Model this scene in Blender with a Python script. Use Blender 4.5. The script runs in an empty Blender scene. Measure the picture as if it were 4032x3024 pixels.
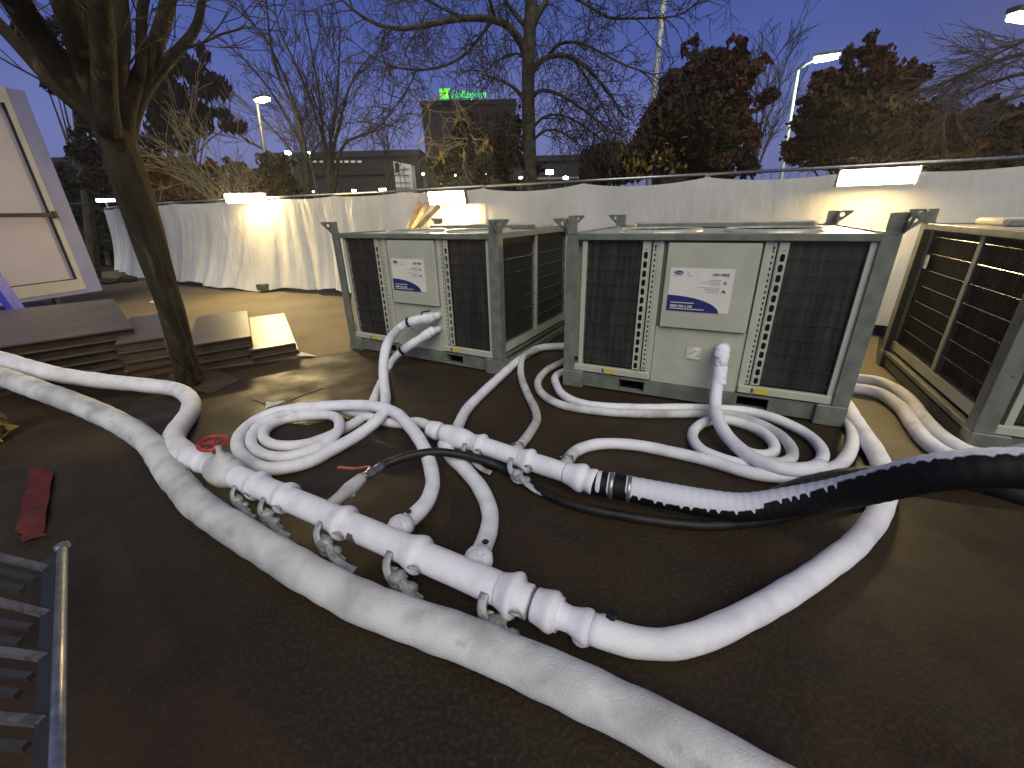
import bpy, math, random
import numpy as np
from mathutils import Vector, Matrix

SC = bpy.context.scene
COL = SC.collection
random.seed(7)
RNG = np.random.default_rng(11)
PI = math.pi

# ------------------------------------------------------------------ camera
F, PIT, ROLL, HC = 1636.875, 0.3910, -0.0241, 1.6        # focal length in px of a 4032 px wide frame, pitch, roll, height
cam = bpy.data.cameras.new('camera')
cam.sensor_width = 36.0
cam.lens = F / 4032 * 36
cam.clip_start, cam.clip_end = 0.05, 500
camo = bpy.data.objects.new('camera', cam)
COL.objects.link(camo)
_fw = Vector((0, math.cos(PIT), -math.sin(PIT)))
_up = Vector((0, math.sin(PIT), math.cos(PIT)))
_rt = Vector((1, 0, 0))
_r2 = _rt * math.cos(ROLL) + _up * math.sin(ROLL)
_u2 = -_rt * math.sin(ROLL) + _up * math.cos(ROLL)
camo.matrix_world = Matrix(((_r2.x, _u2.x, -_fw.x, 0), (_r2.y, _u2.y, -_fw.y, 0), (_r2.z, _u2.z, -_fw.z, HC), (0, 0, 0, 1)))
SC.camera = camo

# ------------------------------------------------------------------ world: dusk sky
W = bpy.data.worlds.new('World')
SC.world = W
W.use_nodes = True
nt = W.node_tree
nt.nodes.clear()
wo = nt.nodes.new('ShaderNodeOutputWorld')
bg = nt.nodes.new('ShaderNodeBackground')
tc = nt.nodes.new('ShaderNodeTexCoord')
sx = nt.nodes.new('ShaderNodeSeparateXYZ')
rp = nt.nodes.new('ShaderNodeValToRGB')
nt.links.new(tc.outputs['Generated'], sx.inputs[0])
nz = nt.nodes.new('ShaderNodeTexNoise')
nz.inputs['Scale'].default_value = 2.2
nz.inputs['Detail'].default_value = 5
nt.links.new(tc.outputs['Generated'], nz.inputs['Vector'])
ma = nt.nodes.new('ShaderNodeMath'); ma.operation = 'MULTIPLY_ADD'
ma.inputs[1].default_value = 0.22
nt.links.new(nz.outputs['Fac'], ma.inputs[0])
m0 = nt.nodes.new('ShaderNodeMath'); m0.operation = 'SUBTRACT'; m0.inputs[1].default_value = 0.11
nt.links.new(sx.outputs['Z'], m0.inputs[0])
nt.links.new(m0.outputs[0], ma.inputs[2])
nt.links.new(ma.outputs[0], rp.inputs['Fac'])
cr = rp.color_ramp
cr.elements[0].position = 0.0
cr.elements[0].color = (0.155, 0.170, 0.370, 1)
cr.elements[1].position = 0.95
cr.elements[1].color = (0.014, 0.032, 0.130, 1)
for p, c in ((0.14, (0.160, 0.190, 0.450, 1)), (0.26, (0.083, 0.124, 0.400, 1)), (0.44, (0.032, 0.066, 0.270, 1))):
    e = cr.elements.new(p); e.color = c
# paler cloud low on the right
mx = nt.nodes.new('ShaderNodeMix'); mx.data_type = 'RGBA'
mr = nt.nodes.new('ShaderNodeMapRange')
mr.inputs['From Min'].default_value = 0.45; mr.inputs['From Max'].default_value = 0.85
mr.inputs['To Min'].default_value = 0.0; mr.inputs['To Max'].default_value = 0.75
nt.links.new(sx.outputs['X'], mr.inputs['Value'])
nt.links.new(mr.outputs[0], mx.inputs['Factor'])
nt.links.new(rp.outputs[0], mx.inputs[6])
rp2 = nt.nodes.new('ShaderNodeValToRGB')
rp2.color_ramp.elements[0].position = 0.30; rp2.color_ramp.elements[0].color = (0.085, 0.075, 0.105, 1)
rp2.color_ramp.elements[1].position = 0.62; rp2.color_ramp.elements[1].color = (0.032, 0.045, 0.120, 1)
nz2 = nt.nodes.new('ShaderNodeTexNoise'); nz2.inputs['Scale'].default_value = 4; nz2.inputs['Detail'].default_value = 6
nt.links.new(tc.outputs['Generated'], nz2.inputs['Vector'])
nt.links.new(nz2.outputs['Fac'], rp2.inputs['Fac'])
nt.links.new(rp2.outputs[0], mx.inputs[7])
nt.links.new(mx.outputs[2], bg.inputs['Color'])
bg.inputs['Strength'].default_value = 1.0
nt.links.new(bg.outputs[0], wo.inputs['Surface'])

# ------------------------------------------------------------------ added broad soft fill, standing in for unseen lamps behind the camera
soft_fill = bpy.data.lights.new('soft_fill', 'SUN')
soft_fill.energy = 2.45
soft_fill.angle = math.radians(50)
soft_fill.color = (1.0, 0.955, 0.80)
suno = bpy.data.objects.new('soft_fill', soft_fill)
COL.objects.link(suno)
_sd = Vector((0.08, -0.70, 0.70)).normalized()            # towards the light
suno.rotation_euler = _sd.to_track_quat('Z', 'Y').to_euler()

SC.view_settings.view_transform = 'Standard'
SC.view_settings.look = 'None'
SC.view_settings.exposure = 0
SC.view_settings.gamma = 1
SC.cycles.use_denoising = True
SC.cycles.max_bounces = 5
SC.cycles.sample_clamp_indirect = 4

# ------------------------------------------------------------------ pixel -> place helpers (2212 px wide frame)
S_ = 1.82278
def ray(u, v):
    u *= S_; v *= S_
    x = (u - 2016) / F; y = -(v - 1512) / F
    c, s = math.cos(ROLL), math.sin(ROLL)
    x, y = x * c - y * s, x * s + y * c
    return Vector((x, math.cos(PIT) + y * math.sin(PIT), -math.sin(PIT) + y * math.cos(PIT)))
def G(u, v, z=0.0):
    r = ray(u, v); return Vector((0, 0, HC)) + r * ((z - HC) / r.z)
def Y(u, v, y):
    r = ray(u, v); return Vector((0, 0, HC)) + r * (y / r.y)
def wpx(u, v, y, px):                                       # metres covered by px pixels at that depth
    r = ray(u, v); zc = y / r.y * (_fw.dot(r)); return px * S_ * zc / F

# ------------------------------------------------------------------ materials
MATS = {}
def mat(name, col, rough=0.6, metal=0.0, col2=None, scale=4.0, lo=0.4, hi=0.62, bump=0.0, bscale=40.0, emit=None, estr=0.0,
        coords='Object', spec=0.5, stretch=None, col3=None, scale3=30.0, lo3=0.6, hi3=0.7, r2=None, detail=6.0):
    if name in MATS: return MATS[name]
    m = bpy.data.materials.new(name); m.use_nodes = True
    t = m.node_tree; b = t.nodes['Principled BSDF']
    b.inputs['Base Color'].default_value = (*col, 1)
    b.inputs['Roughness'].default_value = rough
    b.inputs['Metallic'].default_value = metal
    b.inputs['Specular IOR Level'].default_value = spec
    co = t.nodes.new('ShaderNodeTexCoord')
    vec = co.outputs[coords]
    if stretch:
        mp_ = t.nodes.new('ShaderNodeMapping'); mp_.inputs['Scale'].default_value = stretch
        t.links.new(vec, mp_.inputs[0]); vec = mp_.outputs[0]
    last = None
    if col2:
        n = t.nodes.new('ShaderNodeTexNoise'); n.inputs['Scale'].default_value = scale; n.inputs['Detail'].default_value = detail
        t.links.new(vec, n.inputs['Vector'])
        q = t.nodes.new('ShaderNodeMapRange'); q.inputs['From Min'].default_value = lo; q.inputs['From Max'].default_value = hi
        t.links.new(n.outputs['Fac'], q.inputs['Value'])
        x = t.nodes.new('ShaderNodeMix'); x.data_type = 'RGBA'
        x.inputs[6].default_value = (*col, 1); x.inputs[7].default_value = (*col2, 1)
        t.links.new(q.outputs[0], x.inputs['Factor'])
        last = x.outputs[2]
        if r2 is not None:
            y = t.nodes.new('ShaderNodeMapRange'); y.inputs['From Min'].default_value = lo; y.inputs['From Max'].default_value = hi
            y.inputs['To Min'].default_value = rough; y.inputs['To Max'].default_value = r2
            t.links.new(n.outputs['Fac'], y.inputs['Value']); t.links.new(y.outputs[0], b.inputs['Roughness'])
    if col3:
        n3 = t.nodes.new('ShaderNodeTexNoise'); n3.inputs['Scale'].default_value = scale3; n3.inputs['Detail'].default_value = 4
        t.links.new(vec, n3.inputs['Vector'])
        q3 = t.nodes.new('ShaderNodeMapRange'); q3.inputs['From Min'].default_value = lo3; q3.inputs['From Max'].default_value = hi3
        t.links.new(n3.outputs['Fac'], q3.inputs['Value'])
        x3 = t.nodes.new('ShaderNodeMix'); x3.data_type = 'RGBA'
        if last is not None: t.links.new(last, x3.inputs[6])
        else: x3.inputs[6].default_value = (*col, 1)
        x3.inputs[7].default_value = (*col3, 1)
        t.links.new(q3.outputs[0], x3.inputs['Factor'])
        last = x3.outputs[2]
    if last is not None: t.links.new(last, b.inputs['Base Color'])
    if bump:
        n2 = t.nodes.new('ShaderNodeTexNoise'); n2.inputs['Scale'].default_value = bscale; n2.inputs['Detail'].default_value = 5
        t.links.new(vec, n2.inputs['Vector'])
        bp = t.nodes.new('ShaderNodeBump'); bp.inputs['Strength'].default_value = bump; bp.inputs['Distance'].default_value = 0.02
        t.links.new(n2.outputs['Fac'], bp.inputs['Height']); t.links.new(bp.outputs[0], b.inputs['Normal'])
    if emit:
        b.inputs['Emission Color'].default_value = (*emit, 1); b.inputs['Emission Strength'].default_value = estr
    MATS[name] = m
    return m

M_frost = mat('frost', (0.78, 0.78, 0.81), 0.75, col2=(0.60, 0.60, 0.62), scale=7, lo=0.45, hi=0.72, bump=0.30, bscale=150,
              col3=(0.50, 0.50, 0.50), scale3=11, lo3=0.62, hi3=0.80)
M_frost2 = mat('frost_clean', (0.80, 0.80, 0.84), 0.8, col2=(0.66, 0.66, 0.70), scale=9, lo=0.45, hi=0.7, bump=0.32, bscale=170)
M_frostd = mat('frost_dirty', (0.64, 0.64, 0.63), 0.8, col2=(0.38, 0.38, 0.37), scale=5, lo=0.42, hi=0.68, bump=0.30, bscale=110,
               col3=(0.27, 0.265, 0.25), scale3=9, lo3=0.62, hi3=0.84)
M_rime = mat('rime_over_steel', (0.40, 0.42, 0.42), 0.55, 0.3, col2=(0.24, 0.25, 0.245), scale=18, lo=0.40, hi=0.6, bump=0.3, bscale=90)
M_black = mat('black_rubber', (0.007, 0.007, 0.0075), 0.5, col2=(0.016, 0.016, 0.016), scale=14, spec=0.3)
M_steel = mat('galvanised_steel', (0.42, 0.43, 0.42), 0.38, 0.85, col2=(0.28, 0.29, 0.29), scale=25)
M_red = mat('red_paint', (0.42, 0.035, 0.03), 0.45, col2=(0.30, 0.025, 0.02), scale=30)
M_redpl = mat('red_plastic', (0.115, 0.016, 0.010), 0.6, col2=(0.075, 0.010, 0.007), scale=12)
M_frame = mat('grey_frame_paint', (0.165, 0.178, 0.145), 0.5, 0.0, col2=(0.12, 0.132, 0.108), scale=9, lo=0.42, hi=0.6, bump=0.1, bscale=60,
              col3=(0.08, 0.07, 0.05), scale3=22, lo3=0.68, hi3=0.76)
M_cab = mat('cream_panel_paint', (0.45, 0.455, 0.36), 0.5, col2=(0.40, 0.405, 0.32), scale=5, lo=0.4, hi=0.65, bump=0.05, bscale=120,
            col3=(0.24, 0.22, 0.17), scale3=19, lo3=0.70, hi3=0.80)
M_cabdk = mat('panel_shadow_gap', (0.16, 0.16, 0.135), 0.7)
M_dark = mat('dark_interior', (0.012, 0.012, 0.011), 0.8)
M_wire = mat('guard_wire', (0.030, 0.030, 0.028), 0.8, 0.0, spec=0.1)
M_wire2 = mat('guard_wire_bright', (0.11, 0.11, 0.10), 0.22, 0.9)
M_white = mat('sticker_white', (0.72, 0.70, 0.62), 0.5, col2=(0.68, 0.66, 0.58), scale=8)
M_navy = mat('sticker_navy', (0.018, 0.025, 0.13), 0.45)
M_ink = mat('sticker_ink', (0.03, 0.03, 0.035), 0.6)
M_greyink = mat('sticker_grey_ink', (0.42, 0.42, 0.40), 0.6)
M_yellow = mat('yellow_label', (0.55, 0.47, 0.05), 0.5)
M_paper = mat('paper', (0.66, 0.64, 0.56), 0.8, col2=(0.5, 0.48, 0.42), scale=18, bump=0.4, bscale=30)
M_deck = mat('chiller_top', (0.50, 0.48, 0.40), 0.32, 0.2, col2=(0.38, 0.36, 0.30), scale=6)
M_wood = mat('timber', (0.40, 0.27, 0.13), 0.7, col2=(0.28, 0.18, 0.085), scale=9)
M_palwood = mat('pallet_timber', (0.085, 0.046, 0.022), 0.8, col2=(0.03, 0.018, 0.010), scale=5, lo=0.38, hi=0.6)
M_ply = mat('grey_board', (0.095, 0.080, 0.066), 0.40, col2=(0.060, 0.050, 0.042), scale=3, lo=0.35, hi=0.65, bump=0.1,
            col3=(0.16, 0.14, 0.11), scale3=14, lo3=0.66, hi3=0.76)
M_bark = mat('bark', (0.042, 0.035, 0.020), 0.9, col2=(0.020, 0.016, 0.010), scale=9, lo=0.36, hi=0.66, bump=0.8, bscale=30,
             col3=(0.085, 0.074, 0.036), scale3=11, lo3=0.60, hi3=0.70, stretch=(1, 1, 0.3), spec=0.15)
M_bark2 = mat('dark_bark', (0.058, 0.054, 0.030), 0.9, col2=(0.016, 0.015, 0.010), scale=8, bump=0.5, bscale=20)
M_twig = mat('twig', (0.045, 0.036, 0.030), 0.9)
M_twigp = mat('lamplit_twig', (0.20, 0.165, 0.08), 0.8)  # glow of the fence lamps on twigs, put into their colour
M_leafr = mat('brown_leaf', (0.070, 0.028, 0.013), 0.7, col2=(0.036, 0.020, 0.010), scale=2.5, spec=0.12)
M_leafg = mat('olive_leaf', (0.050, 0.038, 0.014), 0.7, col2=(0.024, 0.018, 0.008), scale=2.0, spec=0.12)
M_leafy = mat('yellow_leaf', (0.30, 0.20, 0.04), 0.7, col2=(0.16, 0.10, 0.02), scale=9)
M_leafo = mat('orange_leaf', (0.14, 0.055, 0.014), 0.7, col2=(0.07, 0.03, 0.008), scale=6, spec=0.12)
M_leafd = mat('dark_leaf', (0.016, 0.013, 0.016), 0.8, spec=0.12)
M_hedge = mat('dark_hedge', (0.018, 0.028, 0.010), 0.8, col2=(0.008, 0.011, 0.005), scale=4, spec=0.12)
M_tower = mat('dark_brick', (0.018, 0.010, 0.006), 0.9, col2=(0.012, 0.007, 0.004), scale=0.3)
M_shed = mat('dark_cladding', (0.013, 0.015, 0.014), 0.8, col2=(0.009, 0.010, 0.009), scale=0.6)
M_bill = mat('white_facade', (0.62, 0.57, 0.50), 0.7, col2=(0.45, 0.42, 0.37), scale=0.8)
M_lilac = mat('trailer_frame_bluelit', (0.20, 0.22, 0.42), 0.5, col2=(0.17, 0.19, 0.34), scale=3, bump=0.1)  # lilac is blue light put into the frame colour
M_trail = mat('trailer_panel_bluelit', (0.40, 0.38, 0.46), 0.55, col2=(0.37, 0.35, 0.43), scale=2)  # cool tint of the blue light put into the panel colour
M_cream = mat('trailer_trim', (0.40, 0.40, 0.40), 0.55, col2=(0.35, 0.35, 0.34), scale=3)
M_blue = mat('blue_paint', (0.055, 0.06, 0.55), 0.5, col2=(0.04, 0.045, 0.40), scale=4)
M_green = mat('green_sign', (0.02, 0.2, 0.02), 0.5, emit=(0.05, 1.0, 0.06), estr=1.3)
M_greenl = mat('pale_green_sign', (0.3, 0.5, 0.1), 0.5, emit=(0.30, 1.0, 0.10), estr=1.4)
M_pit = mat('tree_pit_soil', (0.040, 0.020, 0.012), 0.95, col2=(0.018, 0.010, 0.007), scale=14, bump=0.8, bscale=40)
M_block = mat('concrete_block', (0.10, 0.095, 0.085), 0.9, col2=(0.06, 0.055, 0.05), scale=8)
M_pole = mat('lamp_post_paint', (0.10, 0.10, 0.095), 0.5, 0.3)
M_polew = mat('pale_lamp_post', (0.45, 0.48, 0.45), 0.5, 0.2)

def ematt(name, c, s):
    m = bpy.data.materials.new(name); m.use_nodes = True
    b = m.node_tree.nodes['Principled BSDF']
    b.inputs['Base Color'].default_value = (0.8, 0.8, 0.8, 1)
    b.inputs['Emission Color'].default_value = (*c, 1); b.inputs['Emission Strength'].default_value = s
    return m
M_flood = ematt('floodlight_lens', (1.0, 0.75, 0.34), 360)
M_floodl = ematt('left_floodlight_lens', (1.0, 0.75, 0.34), 400)
M_floodn = ematt('near_floodlight_lens', (1.0, 0.75, 0.36), 210)
M_street = ematt('warm_street_lens', (1.0, 0.78, 0.45), 90)
M_streetg = ematt('pale_street_lens', (0.86, 1.0, 0.62), 160)
M_streetp = ematt('pink_street_lens', (1.0, 0.70, 0.58), 120)
M_spot = ematt('distant_white_lens', (0.9, 1.0, 0.86), 50)
M_spotw = ematt('distant_warm_lens', (1.0, 0.88, 0.6), 20)
M_cold = ematt('cold_lens', (0.75, 0.85, 1.0), 8)

# fins of the coil: fine vertical stripes in the paint of the fins
def coil_mat():
    m = bpy.data.materials.new('finned_coil'); m.use_nodes = True
    t = m.node_tree; b = t.nodes['Principled BSDF']
    co = t.nodes.new('ShaderNodeTexCoord')
    n = t.nodes.new('ShaderNodeTexNoise'); n.inputs['Scale'].default_value = 3; n.inputs['Detail'].default_value = 3
    mp = t.nodes.new('ShaderNodeMapping'); mp.inputs['Scale'].default_value = (9, 9, 0.7)
    t.links.new(co.outputs['Object'], mp.inputs[0]); t.links.new(mp.outputs[0], n.inputs['Vector'])
    r = t.nodes.new('ShaderNodeValToRGB')
    r.color_ramp.elements[0].position = 0.35; r.color_ramp.elements[0].color = (0.026, 0.025, 0.021, 1)
    r.color_ramp.elements[1].position = 0.7; r.color_ramp.elements[1].color = (0.085, 0.079, 0.066, 1)
    t.links.new(n.outputs['Fac'], r.inputs[0]); t.links.new(r.outputs[0], b.inputs['Base Color'])
    b.inputs['Roughness'].default_value = 0.5; b.inputs['Metallic'].default_value = 0.3
    return m
M_coil = coil_mat()

# ground: worn dark asphalt with brown silt, damp patches
def ground_mat():
    m = bpy.data.materials.new('ground_asphalt'); m.use_nodes = True
    t = m.node_tree; b = t.nodes['Principled BSDF']
    co = t.nodes.new('ShaderNodeTexCoord')
    def noise(sc, det, vec=None):
        n = t.nodes.new('ShaderNodeTexNoise'); n.inputs['Scale'].default_value = sc; n.inputs['Detail'].default_value = det
        t.links.new(vec or co.outputs['Object'], n.inputs['Vector']); return n.outputs['Fac']
    def mrange(v, a, b_, c, d):
        q = t.nodes.new('ShaderNodeMapRange'); q.inputs['From Min'].default_value = a; q.inputs['From Max'].default_value = b_
        q.inputs['To Min'].default_value = c; q.inputs['To Max'].default_value = d
        t.links.new(v, q.inputs['Value']); return q.outputs[0]
    def mix(f, a, b_):
        x = t.nodes.new('ShaderNodeMix'); x.data_type = 'RGBA'
        t.links.new(f, x.inputs['Factor'])
        for i, c in ((6, a), (7, b_)):
            if isinstance(c, tuple): x.inputs[i].default_value = (*c, 1)
            else: t.links.new(c, x.inputs[i])
        return x.outputs[2]
    big = noise(0.55, 5); mid = noise(3.2, 7); fine = noise(55, 3); speck = noise(130, 2)
    c = mix(mrange(big, 0.38, 0.64, 0, 1), (0.018, 0.0118, 0.0052), (0.040, 0.0262, 0.0115))
    c = mix(mrange(mid, 0.50, 0.72, 0, 0.8), c, (0.014, 0.010, 0.006))
    c = mix(mrange(fine, 0.45, 0.70, 0, 0.55), c, (0.060, 0.042, 0.022))
    c = mix(mrange(speck, 0.70, 0.76, 0, 0.5), c, (0.24, 0.20, 0.14))
    t.links.new(c, b.inputs['Base Color'])
    t.links.new(mrange(mid, 0.35, 0.65, 0.40, 0.70), b.inputs['Roughness'])
    b.inputs['Specular IOR Level'].default_value = 0.32
    bp = t.nodes.new('ShaderNodeBump'); bp.inputs['Strength'].default_value = 0.3; bp.inputs['Distance'].default_value = 0.01
    t.links.new(noise(70, 4), bp.inputs['Height']); t.links.new(bp.outputs[0], b.inputs['Normal'])
    return m
M_ground = ground_mat()
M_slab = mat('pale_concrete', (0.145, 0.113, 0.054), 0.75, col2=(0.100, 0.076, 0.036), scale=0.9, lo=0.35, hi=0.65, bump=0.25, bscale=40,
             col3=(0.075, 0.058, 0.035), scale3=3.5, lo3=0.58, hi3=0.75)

def tarp_mat():
    m = bpy.data.materials.new('white_sheeting'); m.use_nodes = True
    t = m.node_tree; b = t.nodes['Principled BSDF']
    co = t.nodes.new('ShaderNodeTexCoord')
    n = t.nodes.new('ShaderNodeTexNoise'); n.inputs['Scale'].default_value = 1.1; n.inputs['Detail'].default_value = 6
    t.links.new(co.outputs['Object'], n.inputs['Vector'])
    r = t.nodes.new('ShaderNodeValToRGB')
    r.color_ramp.elements[0].position = 0.3; r.color_ramp.elements[0].color = (0.45, 0.445, 0.405, 1)
    r.color_ramp.elements[1].position = 0.65; r.color_ramp.elements[1].color = (0.61, 0.60, 0.545, 1)
    t.links.new(n.outputs['Fac'], r.inputs[0]); t.links.new(r.outputs[0], b.inputs['Base Color'])
    b.inputs['Roughness'].default_value = 0.30
    n2 = t.nodes.new('ShaderNodeTexNoise'); n2.inputs['Scale'].default_value = 4; n2.inputs['Detail'].default_value = 5
    mp = t.nodes.new('ShaderNodeMapping'); mp.inputs['Scale'].default_value = (1.6, 1.6, 0.5)
    t.links.new(co.outputs['Object'], mp.inputs[0]); t.links.new(mp.outputs[0], n2.inputs['Vector'])
    bp = t.nodes.new('ShaderNodeBump'); bp.inputs['Strength'].default_value = 0.55; bp.inputs['Distance'].default_value = 0.05
    t.links.new(n2.outputs['Fac'], bp.inputs['Height']); t.links.new(bp.outputs[0], b.inputs['Normal'])
    return m
M_tarp = tarp_mat()

# black ribbed hose with frost lying along its top; u = along, v = round (0.25 is up)
def rib_mat():
    m = bpy.data.materials.new('frosted_black_hose'); m.use_nodes = True
    t = m.node_tree; b = t.nodes['Principled BSDF']
    at = t.nodes.new('ShaderNodeAttribute'); at.attribute_name = 'frost'
    r = t.nodes.new('ShaderNodeValToRGB')
    r.color_ramp.elements[0].position = 0.42; r.color_ramp.elements[0].color = (0.005, 0.005, 0.0055, 1)
    r.color_ramp.elements[1].position = 0.58; r.color_ramp.elements[1].color = (0.62, 0.62, 0.68, 1)
    n = t.nodes.new('ShaderNodeTexNoise'); n.inputs['Scale'].default_value = 45; n.inputs['Detail'].default_value = 5
    co = t.nodes.new('ShaderNodeTexCoord'); t.links.new(co.outputs['Object'], n.inputs['Vector'])
    a = t.nodes.new('ShaderNodeMath'); a.operation = 'MULTIPLY_ADD'; a.inputs[1].default_value = 0.35
    t.links.new(n.outputs['Fac'], a.inputs[0])
    s = t.nodes.new('ShaderNodeMath'); s.operation = 'SUBTRACT'; s.inputs[1].default_value = 0.175
    t.links.new(at.outputs['Fac'], s.inputs[0]); t.links.new(s.outputs[0], a.inputs[2])
    t.links.new(a.outputs[0], r.inputs[0]); t.links.new(r.outputs[0], b.inputs['Base Color'])
    b.inputs['Roughness'].default_value = 0.6; b.inputs['Specular IOR Level'].default_value = 0.25
    return m
M_rib = rib_mat()

# ------------------------------------------------------------------ mesh helpers
def link(o, parent=None):
    COL.objects.link(o)
    if parent is not None: o.parent = parent
    return o
def thing(name, label, cat, loc=(0, 0, 0), rz=0.0, group=None, kind=None):
    o = bpy.data.objects.new(name, None); o.empty_display_size = 0.1
    o.location = loc; o.rotation_euler = (0, 0, rz)
    COL.objects.link(o); tag(o, label, cat, group, kind)
    return o
def tag(o, label=None, cat=None, group=None, kind=None):
    if label: o['label'] = label
    if cat: o['category'] = cat
    if group: o['group'] = group
    if kind: o['kind'] = kind
    return o

class MB:
    def __init__(s): s.v = []; s.f = []; s.m = []; s.att = []
    def add(s, vs, fs, mi=0):
        n = len(s.v); s.v += [tuple(p) for p in vs]; s.f += [tuple(i + n for i in f) for f in fs]; s.m += [mi] * len(fs); return n
    def box(s, x0, x1, y0, y1, z0, z1, mi=0):
        v = [(x0, y0, z0), (x1, y0, z0), (x1, y1, z0), (x0, y1, z0), (x0, y0, z1), (x1, y0, z1), (x1, y1, z1), (x0, y1, z1)]
        s.add(v, [(0, 3, 2, 1), (4, 5, 6, 7), (0, 1, 5, 4), (1, 2, 6, 5), (2, 3, 7, 6), (3, 0, 4, 7)], mi)
    def bbox(s, x0, x1, y0, y1, z0, z1, b=0.006, mi=0):     # box with chamfered edges
        if min(x1 - x0, y1 - y0, z1 - z0) < 2.2 * b: return s.box(x0, x1, y0, y1, z0, z1, mi)
        P = []
        for z, ins in ((z0, b), (z0 + b, 0), (z1 - b, 0), (z1, b)):
            a0, a1, c0, c1 = x0 + ins, x1 - ins, y0 + ins, y1 - ins
            k = b if ins == 0 else b * 0.5
            P += [(a0 + k, c0, z), (a1 - k, c0, z), (a1, c0 + k, z), (a1, c1 - k, z), (a1 - k, c1, z), (a0 + k, c1, z), (a0, c1 - k, z), (a0, c0 + k, z)]
        fs = [tuple(reversed(range(8))), tuple(range(24, 32))]
        for j in range(3):
            for i in range(8): fs.append((j * 8 + i, j * 8 + (i + 1) % 8, j * 8 + 8 + (i + 1) % 8, j * 8 + 8 + i))
        s.add(P, fs, mi)
    def beam(s, p, q, w, h=None, mi=0, up=(0, 0, 1)):        # square bar from p to q
        p, q = Vector(p), Vector(q); h = h or w; d = (q - p).normalized(); u = Vector(up)
        if abs(d.dot(u)) > 0.98: u = Vector((1, 0, 0))
        a = d.cross(u).normalized(); c = a.cross(d).normalized()
        v = []
        for o in (p, q):
            for sa, sc in ((-1, -1), (1, -1), (1, 1), (-1, 1)): v.append(o + a * sa * w / 2 + c * sc * h / 2)
        s.add(v, [(0, 3, 2, 1), (4, 5, 6, 7), (0, 1, 5, 4), (1, 2, 6, 5), (2, 3, 7, 6), (3, 0, 4, 7)], mi)
    def tube(s, pts, rad, k=12, mi=0, cap=True, att=None):
        pts = [Vector(p) for p in pts]; n = len(pts)
        if not hasattr(rad, '__len__'): rad = [rad] * n
        T = [(pts[min(i + 1, n - 1)] - pts[max(i - 1, 0)]).normalized() for i in range(n)]
        nrm = T[0].cross(Vector((0, 0, 1)))
        if nrm.length < 1e-3: nrm = T[0].cross(Vector((1, 0, 0)))
        nrm.normalize(); vs = []
        for i in range(n):
            nrm = (nrm - T[i] * nrm.dot(T[i]))
            if nrm.length < 1e-6: nrm = T[i].orthogonal()
            nrm.normalize(); bn = T[i].cross(nrm)
            for j in range(k):
                a = 2 * PI * j / k
                rr = rad[i](a) if callable(rad[i]) else rad[i]
                vs.append(pts[i] + (nrm * math.cos(a) + bn * math.sin(a)) * rr)
        fs = [(i * k + j, i * k + (j + 1) % k, (i + 1) * k + (j + 1) % k, (i + 1) * k + j) for i in range(n - 1) for j in range(k)]
        if cap: fs += [tuple(reversed(range(k))), tuple((n - 1) * k + j for j in range(k))]
        s.add(vs, fs, mi)
    def lathe(s, base, axis, prof, k=20, mi=0):              # prof: (distance along axis, radius)
        base, axis = Vector(base), Vector(axis).normalized()
        s.tube_prof([base + axis * d for d, r in prof], [r for d, r in prof], axis, k, mi)
    def tube_prof(s, pts, rad, axis, k, mi):
        a = axis.orthogonal().normalized(); b = axis.cross(a)
        vs = [p + (a * math.cos(2 * PI * j / k) + b * math.sin(2 * PI * j / k)) * max(r, 1e-4) for p, r in zip(pts, rad) for j in range(k)]
        n = len(pts)
        fs = [(i * k + j, i * k + (j + 1) % k, (i + 1) * k + (j + 1) % k, (i + 1) * k + j) for i in range(n - 1) for j in range(k)]
        fs += [tuple(reversed(range(k))), tuple((n - 1) * k + j for j in range(k))]
        s.add(vs, fs, mi)
    def prism(s, poly, o, ax, ay, th, mi=0):                 # 2-D outline in plane (ax, ay) at o, thickness along normal
        o, ax, ay = Vector(o), Vector(ax), Vector(ay); nn = ax.cross(ay).normalized() * th; n = len(poly)
        v = [o + ax * x + ay * y for x, y in poly] + [o + ax * x + ay * y + nn for x, y in poly]
        s.add(v, [tuple(reversed(range(n))), tuple(range(n, 2 * n))] + [(i, (i + 1) % n, n + (i + 1) % n, n + i) for i in range(n)], mi)
    def ico(s, c, r, sc=(1, 1, 1), mi=0, k=14, m=9, jit=0.0):
        c = Vector(c); vs = []
        for i in range(1, m):
            t_ = PI * i / m
            for j in range(k):
                a = 2 * PI * j / k; q = 1 + random.uniform(-jit, jit)
                vs.append(c + Vector((math.sin(t_) * math.cos(a) * sc[0], math.sin(t_) * math.sin(a) * sc[1], math.cos(t_) * sc[2])) * r * q)
        vs += [c + Vector((0, 0, r * sc[2])), c - Vector((0, 0, r * sc[2]))]
        fs = [(i * k + j, (i + 1) * k + j, (i + 1) * k + (j + 1) % k, i * k + (j + 1) % k) for i in range(m - 2) for j in range(k)]
        T, B = (m - 1) * k, (m - 1) * k + 1
        fs += [(T, j, (j + 1) % k) for j in range(k)] + [(B, (m - 2) * k + (j + 1) % k, (m - 2) * k + j) for j in range(k)]
        s.add(vs, fs, mi)
    def build(s, name, mats, parent=None, off=(0, 0, 0), smooth=False, loc=None):
        me = bpy.data.meshes.new(name)
        o_ = Vector(off if loc is None else loc)
        me.from_pydata([(p[0] - o_.x, p[1] - o_.y, p[2] - o_.z) for p in s.v], [], s.f)
        mats = mats if isinstance(mats, (list, tuple)) else [mats]
        for m in mats: me.materials.append(m)
        if len(mats) > 1: me.polygons.foreach_set('material_index', s.m)
        if smooth: me.polygons.foreach_set('use_smooth', [True] * len(me.polygons))
        me.update()
        o = bpy.data.objects.new(name, me)
        if loc is not None: o.location = loc
        return link(o, parent)

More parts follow.
